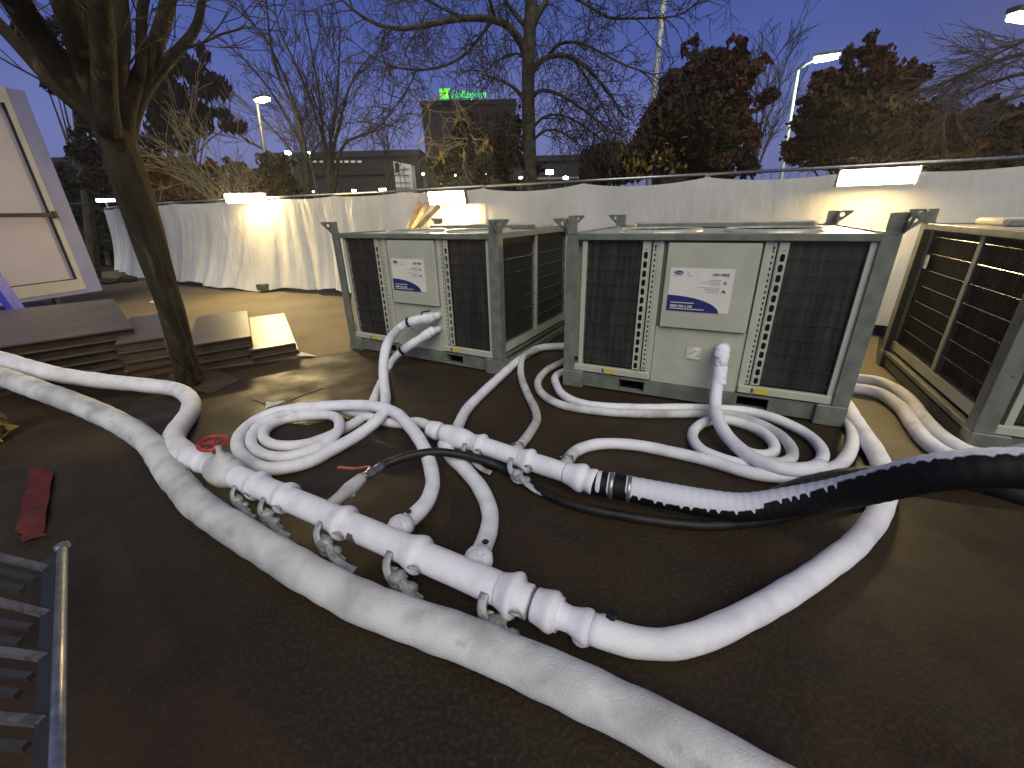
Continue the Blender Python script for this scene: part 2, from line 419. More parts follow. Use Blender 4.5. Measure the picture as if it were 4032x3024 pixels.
def catmull(P, step=0.03):
    P = [Vector(p) for p in P]; Q = [P[0] * 2 - P[1]] + P + [P[-1] * 2 - P[-2]]; out = []
    for i in range(1, len(Q) - 2):
        a, b, c, d = Q[i - 1], Q[i], Q[i + 1], Q[i + 2]
        n = max(2, int((c - b).length / step))
        for k in range(n):
            t = k / n
            out.append(0.5 * ((2 * b) + (c - a) * t + (2 * a - 5 * b + 4 * c - d) * t * t + (3 * b - a - 3 * c + d) * t ** 3))
    out.append(P[-1])
    for _ in range(3):
        out = [out[0]] + [(out[i - 1] + out[i] * 2 + out[i + 1]) / 4 for i in range(1, len(out) - 1)] + [out[-1]]
    return out

# ================================================================== SETTING
g = MB(); g.add([(-220, -60, 0), (220, -60, 0), (220, 260, 0), (-220, 260, 0)], [(0, 1, 2, 3)])
tag(g.build('ground', M_ground), 'dark damp brown asphalt yard under the hoses', 'ground', kind='structure')
# pale concrete strip along the fence on the left, and between the machines on the right
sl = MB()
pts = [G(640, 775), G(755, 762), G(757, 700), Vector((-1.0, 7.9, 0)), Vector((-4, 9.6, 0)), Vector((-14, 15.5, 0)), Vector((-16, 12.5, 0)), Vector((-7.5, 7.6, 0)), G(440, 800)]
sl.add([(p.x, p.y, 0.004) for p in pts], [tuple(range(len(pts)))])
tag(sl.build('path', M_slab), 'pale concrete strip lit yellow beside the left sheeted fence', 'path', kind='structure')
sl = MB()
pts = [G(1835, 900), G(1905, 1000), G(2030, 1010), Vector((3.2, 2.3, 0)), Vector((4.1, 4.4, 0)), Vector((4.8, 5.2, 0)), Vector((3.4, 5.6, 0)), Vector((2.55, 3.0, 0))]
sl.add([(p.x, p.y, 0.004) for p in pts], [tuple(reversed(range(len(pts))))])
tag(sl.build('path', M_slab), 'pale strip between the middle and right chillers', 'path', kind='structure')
tp = MB(); P = [G(392, 838), G(455, 852), G(520, 822), G(470, 800), G(400, 806)]
tp.add([(p.x, p.y, 0.008) for p in P], [(0, 1, 2, 3, 4)])
tag(tp.build('tree_pit', M_pit), 'dark soil square round the foot of the leaning tree', 'tree pit', kind='structure')

# ================================================================== CHILLERS
UW, UD, UH = 2.275, 2.025, 1.43
def rod(mb, p, q, r, k=6, mi=0): mb.tube([p, q], r, k, mi)
def text_mesh(body, size, mat_, name, parent, loc, rot=(PI / 2, 0, 0), shear=0.0, bold=0.0, align='LEFT', sx_=1.0):
    cu = bpy.data.curves.new('t', 'FONT'); cu.body = body; cu.size = size; cu.shear = shear; cu.offset = bold; cu.align_x = align
    cu.extrude = 0.0006
    ob = bpy.data.objects.new('t', cu); COL.objects.link(ob)
    bpy.context.view_layer.update()
    dg = bpy.context.evaluated_depsgraph_get()
    me = bpy.data.meshes.new_from_object(ob.evaluated_get(dg))
    COL.objects.unlink(ob); bpy.data.objects.remove(ob)
    me.materials.clear(); me.materials.append(mat_)
    o = bpy.data.objects.new(name, me); o.location = loc; o.rotation_euler = rot; o.scale = (sx_, 1, 1)
    return link(o, parent)

def side_assembly(t, flip):
    """grilles on the short side; flip False -> side a=UW, True -> side a=0"""
    X = (lambda x: x) if flip else (lambda x: UW - x)
    def bx(mb, x0, x1, *r, **k):
        a, b = X(x0), X(x1); mb.box(min(a, b), max(a, b), *r, **k)
    for (b0, b1) in ((0.16, 0.925), (0.985, UD - 0.16)):
        c = MB(); bx(c, 0.10, 0.13, b0, b1, 0.30, 1.35)
        co = c.build('coil', M_coil, t)
        w = MB(); nb = int((b1 - b0) / 0.026)
        for i in range(nb + 1):
            y = b0 + (b1 - b0) * i / nb; x = X(0.070); w.beam((x, y, 0.30), (x, y, 1.35), 0.0042)
        for z in np.arange(0.435, 1.33, 0.145):
            x = X(0.065); rod(w, (x, b0, z), (x, b1, z), 0.0045, 6, 1)
        w.build('wire_guard', [M_wire, M_wire2], co)
    for ar in ((0.055, 0.14, 0.925, 0.985, 0.28, 1.365), (0.06, 0.14, 0.10, 0.16, 0.28, 1.365), (0.06, 0.14, UD - 0.16, UD - 0.10, 0.28, 1.365)):
        c = MB(); bx(c, *ar); c.build('side_column', M_cab, t)
    c = MB(); bx(c, 0.045, 0.14, 0.12, UD - 0.12, 0.205, 0.225); bx(c, 0.045, 0.05, 0.12, UD - 0.12, 0.225, 0.295); bx(c, 0.12, 0.14, 0.12, UD - 0.12, 0.225, 0.30)
    c.build('side_sill', M_cab, t)

def lug(parent, ca, cb, sa, sb):
    """lifting lug: two flared plates on top of a corner post; sa, sb = outward signs"""
    m = MB()
    def plate(o, ax, sgn):
        # trapezoid with a hole, flared outwards
        out = [(-0.095, 0.0), (0.0, 0.0), (0.125, 0.112), (0.125, 0.128), (-0.095, 0.128)]
        hole = [(0.030 + 0.022 * math.cos(a), 0.088 + 0.017 * math.sin(a)) for a in [2 * PI * i / 10 for i in range(10)]]
        # ring of quads between outline samples and hole
        n = 40; L = []
        segs = list(zip(out, out[1:] + out[:1])); tot = sum(math.dist(a, b) for a, b in segs)
        for i in range(n):
            d = tot * i / n
            for a, b in segs:
                l = math.dist(a, b)
                if d <= l: L.append((a[0] + (b[0] - a[0]) * d / l, a[1] + (b[1] - a[1]) * d / l)); break
                d -= l
        hc = (0.030, 0.088); hr = []
        for p in L:
            a = math.atan2(p[1] - hc[1], p[0] - hc[0]); hr.append((hc[0] + 0.026 * math.cos(a), hc[1] + 0.02 * math.sin(a)))
        ax = Vector(ax) * sgn; th = Vector((0, 0, 1)).cross(ax).normalized() * 0.010
        o = Vector(o); vs = []
        for k in (0, 1):
            for p in L: vs.append(o + ax * p[0] + Vector((0, 0, p[1])) + th * k)
            for p in hr: vs.append(o + ax * p[0] + Vector((0, 0, p[1])) + th * k)
        fs = []
        for i in range(n):
            j = (i + 1) % n
            fs += [(i, j, n + j, n + i), (2 * n + j, 2 * n + i, 3 * n + i, 3 * n + j), (j, i, 2 * n + i, 2 * n + j), (n + i, n + j, 3 * n + j, 3 * n + i)]
        m.add(vs, fs)
    plate((ca, cb - sb * 0.004, UH - 0.012), (1, 0, 0), sa)
    plate((ca - sa * 0.004, cb, UH - 0.012), (0, 1, 0), sb)
    return m.build('lifting_lug', M_frame, parent)

def make_chiller():
    t = thing('chiller', 'x', 'chiller')
    # corner posts (angle section) with heavy feet
    for ia, ca in enumerate((0, UW)):
        for ib, cb in enumerate((0, UD)):
            sa, sb = (1, -1)[ia], (1, -1)[ib]
            m = MB()
            def q(x0, x1, y0, y1, z0, z1):
                xs = sorted((ca + sa * x0, ca + sa * x1)); ys = sorted((cb + sb * y0, cb + sb * y1))
                m.bbox(xs[0], xs[1], ys[0], ys[1], z0, z1, 0.004)
            q(0, 0.108, 0, 0.012, 0.17, UH); q(0, 0.012, 0.0125, 0.108, 0.17, UH)
            post = m.build('corner_post', M_frame, t)
            m = MB()
            def q2(x0, x1, y0, y1, z0, z1):
                xs = sorted((ca + sa * x0, ca + sa * x1)); ys = sorted((cb + sb * y0, cb + sb * y1))
                m.bbox(xs[0], xs[1], ys[0], ys[1], z0, z1, 0.008)
            q2(-0.003, 0.20, -0.003, 0.13, 0.0, 0.168)
            m.build('foot', M_frame, post)
            lug(post, ca, cb, -sa, -sb)
    # top rails
    for nm, a in (('f', (0.097, UW - 0.097, 0.0, 0.05)), ('b', (0.097, UW - 0.097, UD - 0.05, UD)), ('l', (0.0, 0.05, 0.097, UD - 0.097)), ('r', (UW - 0.05, UW, 0.097, UD - 0.097))):
        m = MB(); m.bbox(a[0], a[1], a[2], a[3], 1.368, 1.42, 0.005); m.build('top_rail', M_frame, t)
    # base skid with fork pockets
    for y0, y1 in ((0.03, 0.10), (UD - 0.10, UD - 0.03)):
        m = MB()
        for x0, x1 in ((0.2, 0.54), (0.77, 1.53), (1.76, UW - 0.2)): m.box(x0, x1, y0, y1, 0.02, 0.158)
        for x0, x1 in ((0.54, 0.77), (1.53, 1.76)): m.box(x0, x1, y0, y1, 0.135, 0.158); m.box(x0, x1, y0, y1, 0.02, 0.036)
        m.build('skid_beam', M_frame, t)
    for x0 in (0.53, 1.52):
        m = MB(); m.box(x0, x0 + 0.012, 0.101, UD - 0.101, 0.03, 0.15); m.box(x0 + 0.24, x0 + 0.252, 0.101, UD - 0.101, 0.03, 0.15)
        m.build('fork_pocket', M_dark, t)
    for x0, x1 in ((0.03, 0.10), (UW - 0.10, UW - 0.03)):
        m = MB(); m.box(x0, x1, 0.132, UD - 0.132, 0.02, 0.10); m.bbox(x0 - 0.02, x1 - 0.03, 0.132, UD - 0.132, 0.13, 0.175, 0.006); m.build('side_beam', M_frame, t)
    # carcass
    m = MB(); m.box(0.135, UW - 0.135, 0.075, UD - 0.09, 0.17, 1.362); m.build('carcass', M_dark, t)
    m = MB(); m.box(0.052, UW - 0.052, 0.052, UD - 0.052, 1.385, 1.405)
    m.build('top_deck', M_deck, t)
    m = MB(); m.bbox(0.32, 2.02, 1.40, 1.90, 1.4055, 1.466, 0.02); m.box(0.35, 1.99, 1.395, 1.3985, 1.415, 1.455, 1); m.build('raised_cover', [M_deck, M_frame], t)
    # front coils with guards
    for a0, a1 in ((0.185, 0.645), (1.672, 2.125)):
        c = MB(); c.box(a0, a1, 0.062, 0.074, 0.25, 1.362); co = c.build('coil', M_coil, t)
        w = MB(); n = int((a1 - a0) / 0.028)
        for i in range(n + 1):
            x = a0 + (a1 - a0) * i / n; w.beam((x, 0.036, 0.25), (x, 0.036, 1.362), 0.0042)
        for z in np.arange(0.30, 1.35, 0.118): rod(w, (a0, 0.031, z), (a1, 0.031, z), 0.0042)
        w.build('wire_guard', M_wire, co)
    # slotted strips
    def strip(a0, a1, n, z0, z1, frac, hw, y):
        m = MB(); m.box(a0, a0 + hw, y, y + 0.006, z0, z1); m.box(a1 - hw, a1, y, y + 0.006, z0, z1)
        st = (z1 - z0) / n
        for i in range(n + 1):
            zc = z0 + st * i; h = st * (1 - frac) / 2
            za, zb = max(z0, zc - h), min(z1, zc + h)
            if i == n: za = z1 - 0.06
            if zb - za < 0.002: continue
            m.box(a0 + hw, a1 - hw, y, y + 0.006, za, zb)
            # rounded slot ends
            for s_, zz in ((1, zb), (-1, za)):
                if (s_ > 0 and i == n) or (s_ < 0 and i == 0): continue
                w_ = a1 - a0 - 2 * hw
                m.add([(a0 + hw, y, zz), (a0 + hw + w_ * 0.3, y, zz), (a0 + hw, y, zz + s_ * w_ * 0.35)], [(0, 1, 2) if s_ > 0 else (0, 2, 1)])
                m.add([(a1 - hw, y, zz), (a1 - hw - w_ * 0.3, y, zz), (a1 - hw, y, zz + s_ * w_ * 0.35)], [(0, 2, 1) if s_ > 0 else (0, 1, 2)])
        return m.build('slotted_strip', M_cab, t)
    strip(0.648, 0.706, 15, 0.25, 1.362, 0.76, 0.013, 0.026)
    strip(1.61, 1.668, 15, 0.25, 1.362, 0.76, 0.013, 0.026)
    strip(0.728, 0.768, 26, 0.25, 1.362, 0.52, 0.013, 0.034)
    strip(1.558, 1.592, 26, 0.25, 1.362, 0.52, 0.011, 0.034)
    # columns
    for a0, a1, y in ((0.768, 0.812, 0.030), (1.515, 1.558, 0.030), (0.706, 0.714, 0.030), (1.602, 1.610, 0.030), (0.140, 0.183, 0.022), (2.127, 2.175, 0.022)):
        m = MB(); m.bbox(a0, a1, y, y + 0.045, 0.17, 1.365, 0.003); m.build('column', M_cab, t)
    # middle panels
    m = MB(); m.bbox(0.845, 1.50, 0.012, 0.052, 0.672, 1.352, 0.006)
    up = m.build('upper_panel', M_cab, t)
    m = MB(); m.bbox(0.815, 1.512, 0.046, 0.066, 0.105, 0.664, 0.004); m.build('lower_panel', M_cab, t)
    m = MB(); m.box(0.815, 1.512, 0.056, 0.066, 0.666, 1.362); m.build('panel_backing', M_cabdk, t)
    # drip sills with yellow labels
    for a0, a1, yl in ((0.105, 0.80, 0.40), (1.52, UW - 0.105, 1.64)):
        m = MB(); m.bbox(a0, a1, 0.014, 0.060, 0.172, 0.236, 0.005); s_ = m.build('front_sill', M_cab, t)
        m = MB(); m.box(yl, yl + 0.10, 0.0105, 0.0135, 0.182, 0.226); m.box(yl - 0.022, yl - 0.008, 0.0105, 0.0135, 0.186, 0.222, 1)
        m.build('warning_label', [M_yellow, M_ink], s_)
    # sticker
    m = MB(); sa0, sa1, sz0, sz1 = 0.885, 1.350, 0.818, 1.162
    m.box(sa0, sa1, 0.0085, 0.0115, sz0, sz1); st = m.build('hire_sticker', M_white, up)
    m = MB(); poly = [(0, 0), (0.395, 0)] + [(0.395 - 0.395 * (1 - math.cos(a)), 0.128 * math.sin(a)) for a in [PI / 2 * i / 14 for i in range(1, 15)]]
    m.prism(poly, (sa0, 0.0080, sz0), (1, 0, 0), (0, 0, 1), 0.0015); m.build('printed_swoosh', M_navy, st)
    m = MB(); m.prism([(0.036 * math.cos(a), 0.015 * math.sin(a)) for a in [2 * PI * i / 24 for i in range(24)]], (0.950, 0.0078, 1.126), (1, 0, 0), (0, 0, 1), 0.0015)
    m.build('printed_oval', M_navy, st)
    text_mesh('Carrier', 0.019, M_white, 'printed_text', st, (0.950, 0.0062, 1.120), align='CENTER', shear=0.2)
    text_mesh('ON HIRE', 0.030, M_ink, 'printed_text', st, (1.198, 0.0078, 1.107), bold=0.0009)
    text_mesh('0800 026 6 365', 0.027, M_white, 'printed_text', st, (0.912, 0.0062, 0.850), bold=0.0006)
    for (x0, x1, z, h) in ((0.912, 1.09, 0.884, 0.006), (0.912, 1.17, 0.835, 0.006)):
        m = MB(); m.box(x0, x1, 0.0062, 0.0072, z, z + h); m.build('printed_line', M_white, st)
    m = MB()
    for i, (x0, z) in enumerate(((1.18, 1.074), (1.15, 1.062), (1.12, 1.050), (1.19, 1.038), (1.10, 1.014), (1.15, 1.002), (1.16, 0.990), (1.17, 0.978))):
        m.box(x0, 1.262, 0.0072, 0.008, z, z + 0.005)
    m.build('printed_small_print', M_greyink, st)
    for x0, x1 in ((0.915, 0.985), (1.01, 1.06)):
        m = MB(); m.box(x0, x1, 0.0072, 0.008, 1.100, 1.105); m.build('printed_line', M_greyink, st)
    m = MB()                                                  # swirl, snowflake
    m.tube([(1.012 + 0.03 * i / 6, 0.0075, 1.118 + 0.012 * math.sin(i * 0.9)) for i in range(7)], [0.001, .002, .003, .003, .003, .002, .001], 5)
    m.build('printed_swirl', M_greyink, st)
    m = MB()
    for a in (0, PI / 3, 2 * PI / 3): m.beam((1.295 - 0.015 * math.cos(a), 0.0077, 1.055 - 0.015 * math.sin(a)), (1.295 + 0.015 * math.cos(a), 0.0077, 1.055 + 0.015 * math.sin(a)), 0.003, 0.004, up=(0, 1, 0))
    m.build('printed_snowflake', M_ink, st)
    m = MB()
    m.prism([(-0.016, -0.013), (-0.006, -0.010), (0, -0.002), (0.006, -0.010), (0.016, -0.013), (0.010, 0.006), (0, 0.014), (-0.010, 0.006)], (1.292, 0.0078, 0.99), (1, 0, 0), (0, 0, 1), 0.0015)
    m.build('printed_flame', M_red, st)
    side_assembly(t, False); side_assembly(t, True)
    # two fans in the top
    for fa in (0.68, 1.60):
        m = MB(); n = 40
        for i in range(n):
            a, b = 2 * PI * i / n, 2 * PI * (i + 1) / n
            m.add([(fa + r * math.cos(x), 0.72 + r * math.sin(x), z) for x in (a, b) for r, z in ((0.345, 1.409), (0.352, 1.432), (0.366, 1.434), (0.376, 1.4055))],
                  [(0, 1, 5, 4), (1, 2, 6, 5), (2, 3, 7, 6)])
        sh = m.build('fan_shroud', M_deck, t, smooth=True)
        m = MB(); m.lathe((fa, 0.72, 1.406), (0, 0, 1), [(0, 0.346), (0.003, 0.346)], 32); m.build('well_shade_disc', M_dark, sh)  # flat disc on the deck; the well's shade is its dark colour
        m = MB()
        for r in (0.06, 0.12, 0.18, 0.24, 0.30, 0.35): m.tube([(fa + r * math.cos(x), 0.72 + r * math.sin(x), 1.4175) for x in [2 * PI * i / 28 for i in range(29)]], 0.003, 4, cap=False)
        for i in range(8): rod(m, (fa + .05 * math.cos(i * PI / 4), .72 + .05 * math.sin(i * PI / 4), 1.4175), (fa + .37 * math.cos(i * PI / 4), .72 + .37 * math.sin(i * PI / 4), 1.4175), 0.003, 4)
        m.build('fan_guard', M_wire, sh)
        m = MB()
        for i in range(6):
            a = i * PI / 3; ca, sa = math.cos(a), math.sin(a)
            v = []
            for r, w, dz in ((0.06, 0.05, 0.0), (0.30, 0.10, 0.004)):
                for s_ in (-1, 1): v.append((fa + r * ca - s_ * w * sa, 0.72 + r * sa + s_ * w * ca, 1.4115 + s_ * 0.0012 + dz * .3))
            m.add(v, [(0, 1, 3, 2)])
        m.build('fan_blade', M_black, sh)
    return t

def copy_tree(o, parent=None):
    c = o.copy(); COL.objects.link(c)
    if parent is not None: c.parent = parent
    for ch in list(o.children): copy_tree(ch, c)
    return c
UA = (-2.088, 5.2279, math.radians(-29.35))
UB = (0.5055, 3.8251, math.radians(-26.13))
UC = (3.082, 2.43, math.radians(-26.11))
ch0 = make_chiller()
chs = []
for k, (u_, lab) in enumerate(((UA, 'grey framed chiller farthest left, two frosted pipes on its front'),
                               (UB, 'grey framed chiller in the middle, crumpled paper on its front'),
                               (UC, 'grey framed chiller cut off by the right edge, showing its grille side'))):
    o = ch0 if k == 0 else copy_tree(ch0)
    o.location = (u_[0], u_[1], 0); o.rotation_euler = (0, 0, u_[2]); o['label'] = lab; o['group'] = 'rented chillers in a row by the fence'
    chs.append(o)
m = MB(); n = 6
for i in range(n):
    for j in range(n):
        pass
vs = [(1.085 + 0.115 * i / 5, 0.040 - 0.008 * random.random(), 0.408 + 0.105 * j / 5) for j in range(6) for i in range(6)]
m.add(vs, [(j * 6 + i, j * 6 + i + 1, j * 6 + i + 7, j * 6 + i + 6) for j in range(5) for i in range(5)])
m.build('paper_notice', M_paper, chs[1])
m = MB(); m.box(0.045, 0.051, 1.72, 1.80, 1.03, 1.15); m.build('latch_plate', M_cream, chs[2])

def PL(un, u, v, b):
    x, y, t_ = un; uy = Vector((-math.sin(t_), math.cos(t_), 0)); o = Vector((x, y, 0)) + uy * b
    r = ray(u, v); k = (o.dot(uy)) / (r.dot(uy)); return Vector((0, 0, HC)) + r * k

# ================================================================== HOSES
def P3(spec, r):
    out = []
    for s in spec:
        if isinstance(s, Vector): out.append(s)
        else: out.append(G(s[0], s[1], s[2] if len(s) > 2 else r))
    return out
def hose(name, label, spec, r, mat_=None, group=None, k=20, lump=0.05, step=0.03, cat='hose'):
    pts = catmull(P3(spec, r), step)
    ph = random.random() * 10; L = 0; rad = []; prev = pts[0]
    for p in pts:
        L += (p - prev).length; prev = p
        base = r * (1 + lump * 0.6 * (math.sin(L * 9 + ph) * math.sin(L * 23 + 2 * ph)))
        def fn(a, base=base, L=L): return base * (1 + lump * 0.4 * math.sin(3 * a + L * 13 + ph) * math.sin(L * 31 + ph))
        rad.append(fn)
    m = MB(); m.tube(pts, rad, k)
    mid = pts[len(pts) // 2]
    o = m.build(name, mat_ or M_frost, loc=(mid.x, mid.y, 0), smooth=True)
    tag(o, label, cat, group)
    return o
GH = 'frosted hoses on the ground'
hose('large_hose', 'thickest frosted hose sweeping along the front down to the bottom edge',
     [(-90, 780, .40), (0, 812, .36), (89, 844, .30), (185, 880, .22), (268, 919, .15), (328, 962, .10), (362, 1013), (400, 1058), (440, 1099), (588, 1193), (706, 1262), (810, 1312), (932, 1355), (1032, 1391), (1121, 1430), (1345, 1533), (1560, 1650), (1760, 1765)], 0.083, M_frostd, GH, k=28)
hose('large_hose', 'thick frosted hose bending sharply beside the tree foot to the red wheel valve',
     [(-90, 755, .50), (0, 775, .44), (110, 806, .33), (220, 823, .20), (330, 834, .10), (385, 843), (412, 865), (409, 893), (391, 918), (377, 940), (378, 958, .09), (396, 975, .13), (412, 985, .14)], 0.072, M_frost, GH, k=24)
r_ = 0.045
hose('coiled_hose', 'frosted hose from the left chiller\'s upper outlet, looping wide and back to the front manifold',
     [PL(UA, 937, 683, -.05), PL(UA, 915, 688, -.10), PL(UA, 888, 694, -.15), PL(UA, 860, 711, -.22), G(838, 741, .46), G(829, 780, .34), G(829, 821, .20), (833, 862, .13), (822, 900, .13), (781, 935, .07), (721, 970), (662, 1000), (588, 1013), (543, 1000), (516, 974), (515, 945), (543, 915), (588, 892, .08), (662, 880, .12), (736, 876, .13), (796, 876, .16), (850, 889, .16), (885, 921, .15), (915, 965, .13), (932, 1016, .10), (934, 1052, .09), (919, 1090, .09), (885, 1122, .10), (862, 1140, .12), (845, 1160, .13)], r_, M_frost2, GH, k=20)
hose('coiled_hose', 'frosted hose from the left chiller\'s lower outlet, wound in the inner coil',
     [PL(UA, 882, 749, -.20), PL(UA, 866, 760, -.25), PL(UA, 849, 776, -.31), PL(UA, 836, 800, -.38), G(818, 838, .06), (800, 880), (775, 909), (736, 929), (706, 945), (662, 960), (617, 964), (582, 958), (568, 942), (580, 921), (617, 905), (677, 897, .07), (716, 897, .09), (733, 910, .10), (730, 933, .10), (706, 954, .09), (662, 977, .07), (617, 988), (573, 983), (546, 965), (543, 942), (562, 917, .06), (602, 898, .08), (662, 885, .08), (721, 883, .06), (781, 894, .055), (826, 909, .05), (870, 915, .05), (900, 911, .07), (938, 924, .12)], 0.040, M_frost, GH, k=18)
hose('hose', 'frosted hose running back from the rear manifold between the left and middle chillers',
     [(1260, 752), (1213, 748), (1163, 753), (1122, 777), (1081, 813), (1040, 851), (1007, 886), (991, 918, .07), (984, 935, .10)], 0.044, M_frost2, GH)
hose('hose', 'kinked grimy hose joining the rear manifold from between the chillers',
     [(1160, 757, .05), (1131, 769, .07), (1125, 807), (1138, 848), (1154, 880), (1160, 906), (1146, 933), (1124, 962, .07), (1110, 982, .10)], 0.036, M_frostd, GH)
hose('coiled_hose', 'frosted hose hugging the middle chiller\'s left foot, outer turn of its coil',
     [(1235, 770), (1213, 783), (1182, 799), (1163, 821), (1165, 843), (1190, 865), (1235, 880), (1324, 891), (1413, 894), (1532, 893), (1587, 897, .07), (1640, 915, .08), (1686, 940, .08), (1710, 968, .08), (1711, 990, .08), (1688, 1001, .08), (1640, 995, .08), (1603, 975, .08), (1590, 960, .05)], 0.036, M_frostd, GH)
hose('coiled_hose', 'frosted hose nearest the middle chiller\'s base, swinging out to its right foot',
     [(1235, 795), (1201, 812), (1202, 832), (1216, 853), (1250, 870), (1309, 879), (1413, 882), (1481, 881), (1547, 884, .06), (1613, 888, .06), (1680, 906, .06), (1739, 935), (1771, 963), (1778, 988), (1760, 1006), (1713, 1016, .05), (1650, 1010, .04), (1590, 1000), (1524, 978), (1498, 953), (1498, 930), (1524, 911), (1560, 905, .05), (1600, 914, .05), (1645, 932, .05), (1672, 958, .05), (1670, 980), (1640, 985), (1600, 972)], 0.038, M_frost, GH)
hose('hose', 'frosted hose hanging from the middle chiller\'s outlet into the coil below',
     [PL(UB, 1558, 752, .0), PL(UB, 1557, 760, -.07), PL(UB, 1556, 785, -.10), PL(UB, 1551, 820, -.14), PL(UB, 1547, 850, -.22), G(1545, 880, .16), G(1553, 912, .13), G(1571, 942, .11), (1603, 974, .10), (1646, 1000, .10), (1696, 1014, .10), (1746, 1013, .09), (1775, 1006, .05)], 0.045, M_frost2, GH)
hose('hose', 'long frosted hose arching from the rear manifold end round the middle chiller\'s right foot',
     [(1222, 1008, .12), (1228, 993, .09), (1243, 975), (1279, 961), (1324, 958), (1384, 963), (1443, 975), (1532, 995), (1613, 1020), (1680, 1031), (1729, 1031), (1779, 1020), (1821, 998), (1840, 965), (1842, 932), (1831, 905), (1815, 885), (1790, 868)], 0.041, M_frost, GH)
hose('large_hose', 'frosted hose curving from the front manifold\'s end round past the middle chiller\'s right foot',
     [(1800, 850), (1826, 875), (1846, 909), (1877, 955), (1898, 990), (1911, 1025), (1914, 1060), (1907, 1090), (1885, 1132), (1845, 1178), (1795, 1217), (1729, 1263), (1663, 1303), (1580, 1347), (1520, 1373), (1450, 1392), (1390, 1390, .07), (1340, 1379, .11), (1305, 1368, .14), (1275, 1356, .14)], 0.056, M_frost2, GH, k=24)
hose('hose', 'upper of the twin hoses running between the middle and right chillers',
     [(1780, 800), (1846, 818), (1895, 824), (1936, 843), (1968, 868), (1992, 901), (2026, 937), (2070, 968), (2120, 985, .05), (2220, 975, .20), (2300, 965, .3)], 0.050, M_frost, GH)
hose('hose', 'lower of the twin hoses running between the middle and right chillers',
     [(1780, 828), (1846, 839), (1900, 850), (1947, 882), (1972, 918), (2003, 955), (2043, 982), (2100, 1000), (2180, 1010)], 0.050, M_frost, GH)
hose('hose', 'frosted hose dropping under the black hose to the front manifold\'s middle branch',
     [(958, 958, .06), (974, 985), (1004, 1013), (1034, 1049), (1055, 1091), (1059, 1132), (1049, 1168), (1037, 1196, .07), (1030, 1225, .12)], 0.048, M_frost2, GH)
hose('black_hose', 'thin black rubber hose arching from the red lever valve under the rear manifold',
     [(822, 1008, .13), (838, 1001, .13), (885, 984, .16), (944, 976, .16), (1004, 984, .13), (1064, 1001, .06), (1110, 1025, .03), (1160, 1055), (1235, 1090), (1384, 1120), (1532, 1135), (1680, 1120), (1790, 1090), (1900, 1060)], 0.028, M_black, k=14)
hose('black_hose', 'black hose lying behind the ribbed hose near the twin hoses',
     [(1660, 1075), (1740, 1045), (1820, 1028), (1920, 1022), (2040, 1035), (2160, 1050), (2300, 1060)], 0.045, M_black)
hose('black_hose', 'black hose cut off low at the right edge with a pale highlight',
     [(2120, 1048, .32), (2170, 1058, .34), (2230, 1078, .34), (2320, 1120, .3)], 0.045, M_black)

# ribbed black hose with frost on top
spec = [(1278, 1041, .12), (1354, 1055, .12), (1440, 1071, .115), (1532, 1087, .115), (1613, 1095, .14), (1712, 1083, .24), (1811, 1067, .36), (1911, 1044, .50), (2010, 1022, .62), (2109, 1012, .69), (2212, 1011, .73), (2330, 1020, .76)]
pts = catmull(P3(spec, 0.08), 0.012)
Ls = [0]
for i in range(1, len(pts)): Ls.append(Ls[-1] + (pts[i] - pts[i - 1]).length)
m = MB(); k = 40; R = 0.073
m.tube(pts, [R * (1 + 0.017 * (math.sin(L * 2 * PI / 0.045))) for L in Ls], k)
o = m.build('ribbed_hose', M_rib, loc=(pts[0].x, pts[0].y, 0), smooth=True)
at = o.data.attributes.new('frost', 'FLOAT', 'POINT')
vals = []
tot = Ls[-1]
for i, p in enumerate(pts):
    L = Ls[i]
    f = L / tot
    # how far down the side the frost reaches (1 = whole side, small = just the crest)
    lim = 0.05 + (0.62 - 0.05) * 0 if False else None
    if L < 0.16: thr = 2.0 if (L % 0.06) < 0.035 else -0.2
    elif L < 0.20: thr = 2.0
    else: thr = np.interp(L, [0.20, 0.45, 0.9, 1.3, tot], [0.15, -0.02, 0.40, 0.74, 0.84])
    rib = 0.5 + 0.5 * math.cos(L * 2 * PI / 0.045)
    for j in range(k):
        vz = (Vector(m.v[i * k + j]) - p).normalized()
        upn = vz.dot(Vector((-0.15, 0.42 if L > 0.9 else 0.1, 0.9)).normalized())
        vals.append(max(0, min(1, 0.5 + (upn - thr + (0.30 if L < 1.3 else 0.10) * (rib > 0.9)) * 2.2)))
at.data.foreach_set('value', vals)
tag(o, 'ribbed black hose crusted with frost on top, rising to the right edge', 'hose')
m = MB()
ax = (pts[8] - pts[0]).normalized()
for d0, w_ in ((0.10, 0.03), (0.205, 0.024)):
    i = min(range(len(Ls)), key=lambda q: abs(Ls[q] - d0)); m.lathe(pts[i], pts[i + 1] - pts[i], [(0, R * 1.0), (0.004, R * 1.06), (w_ - .004, R * 1.06), (w_, R * 1.0)], 28)
m.build('hose_clamp', M_steel, o, off=(pts[0].x, pts[0].y, 0), smooth=True)

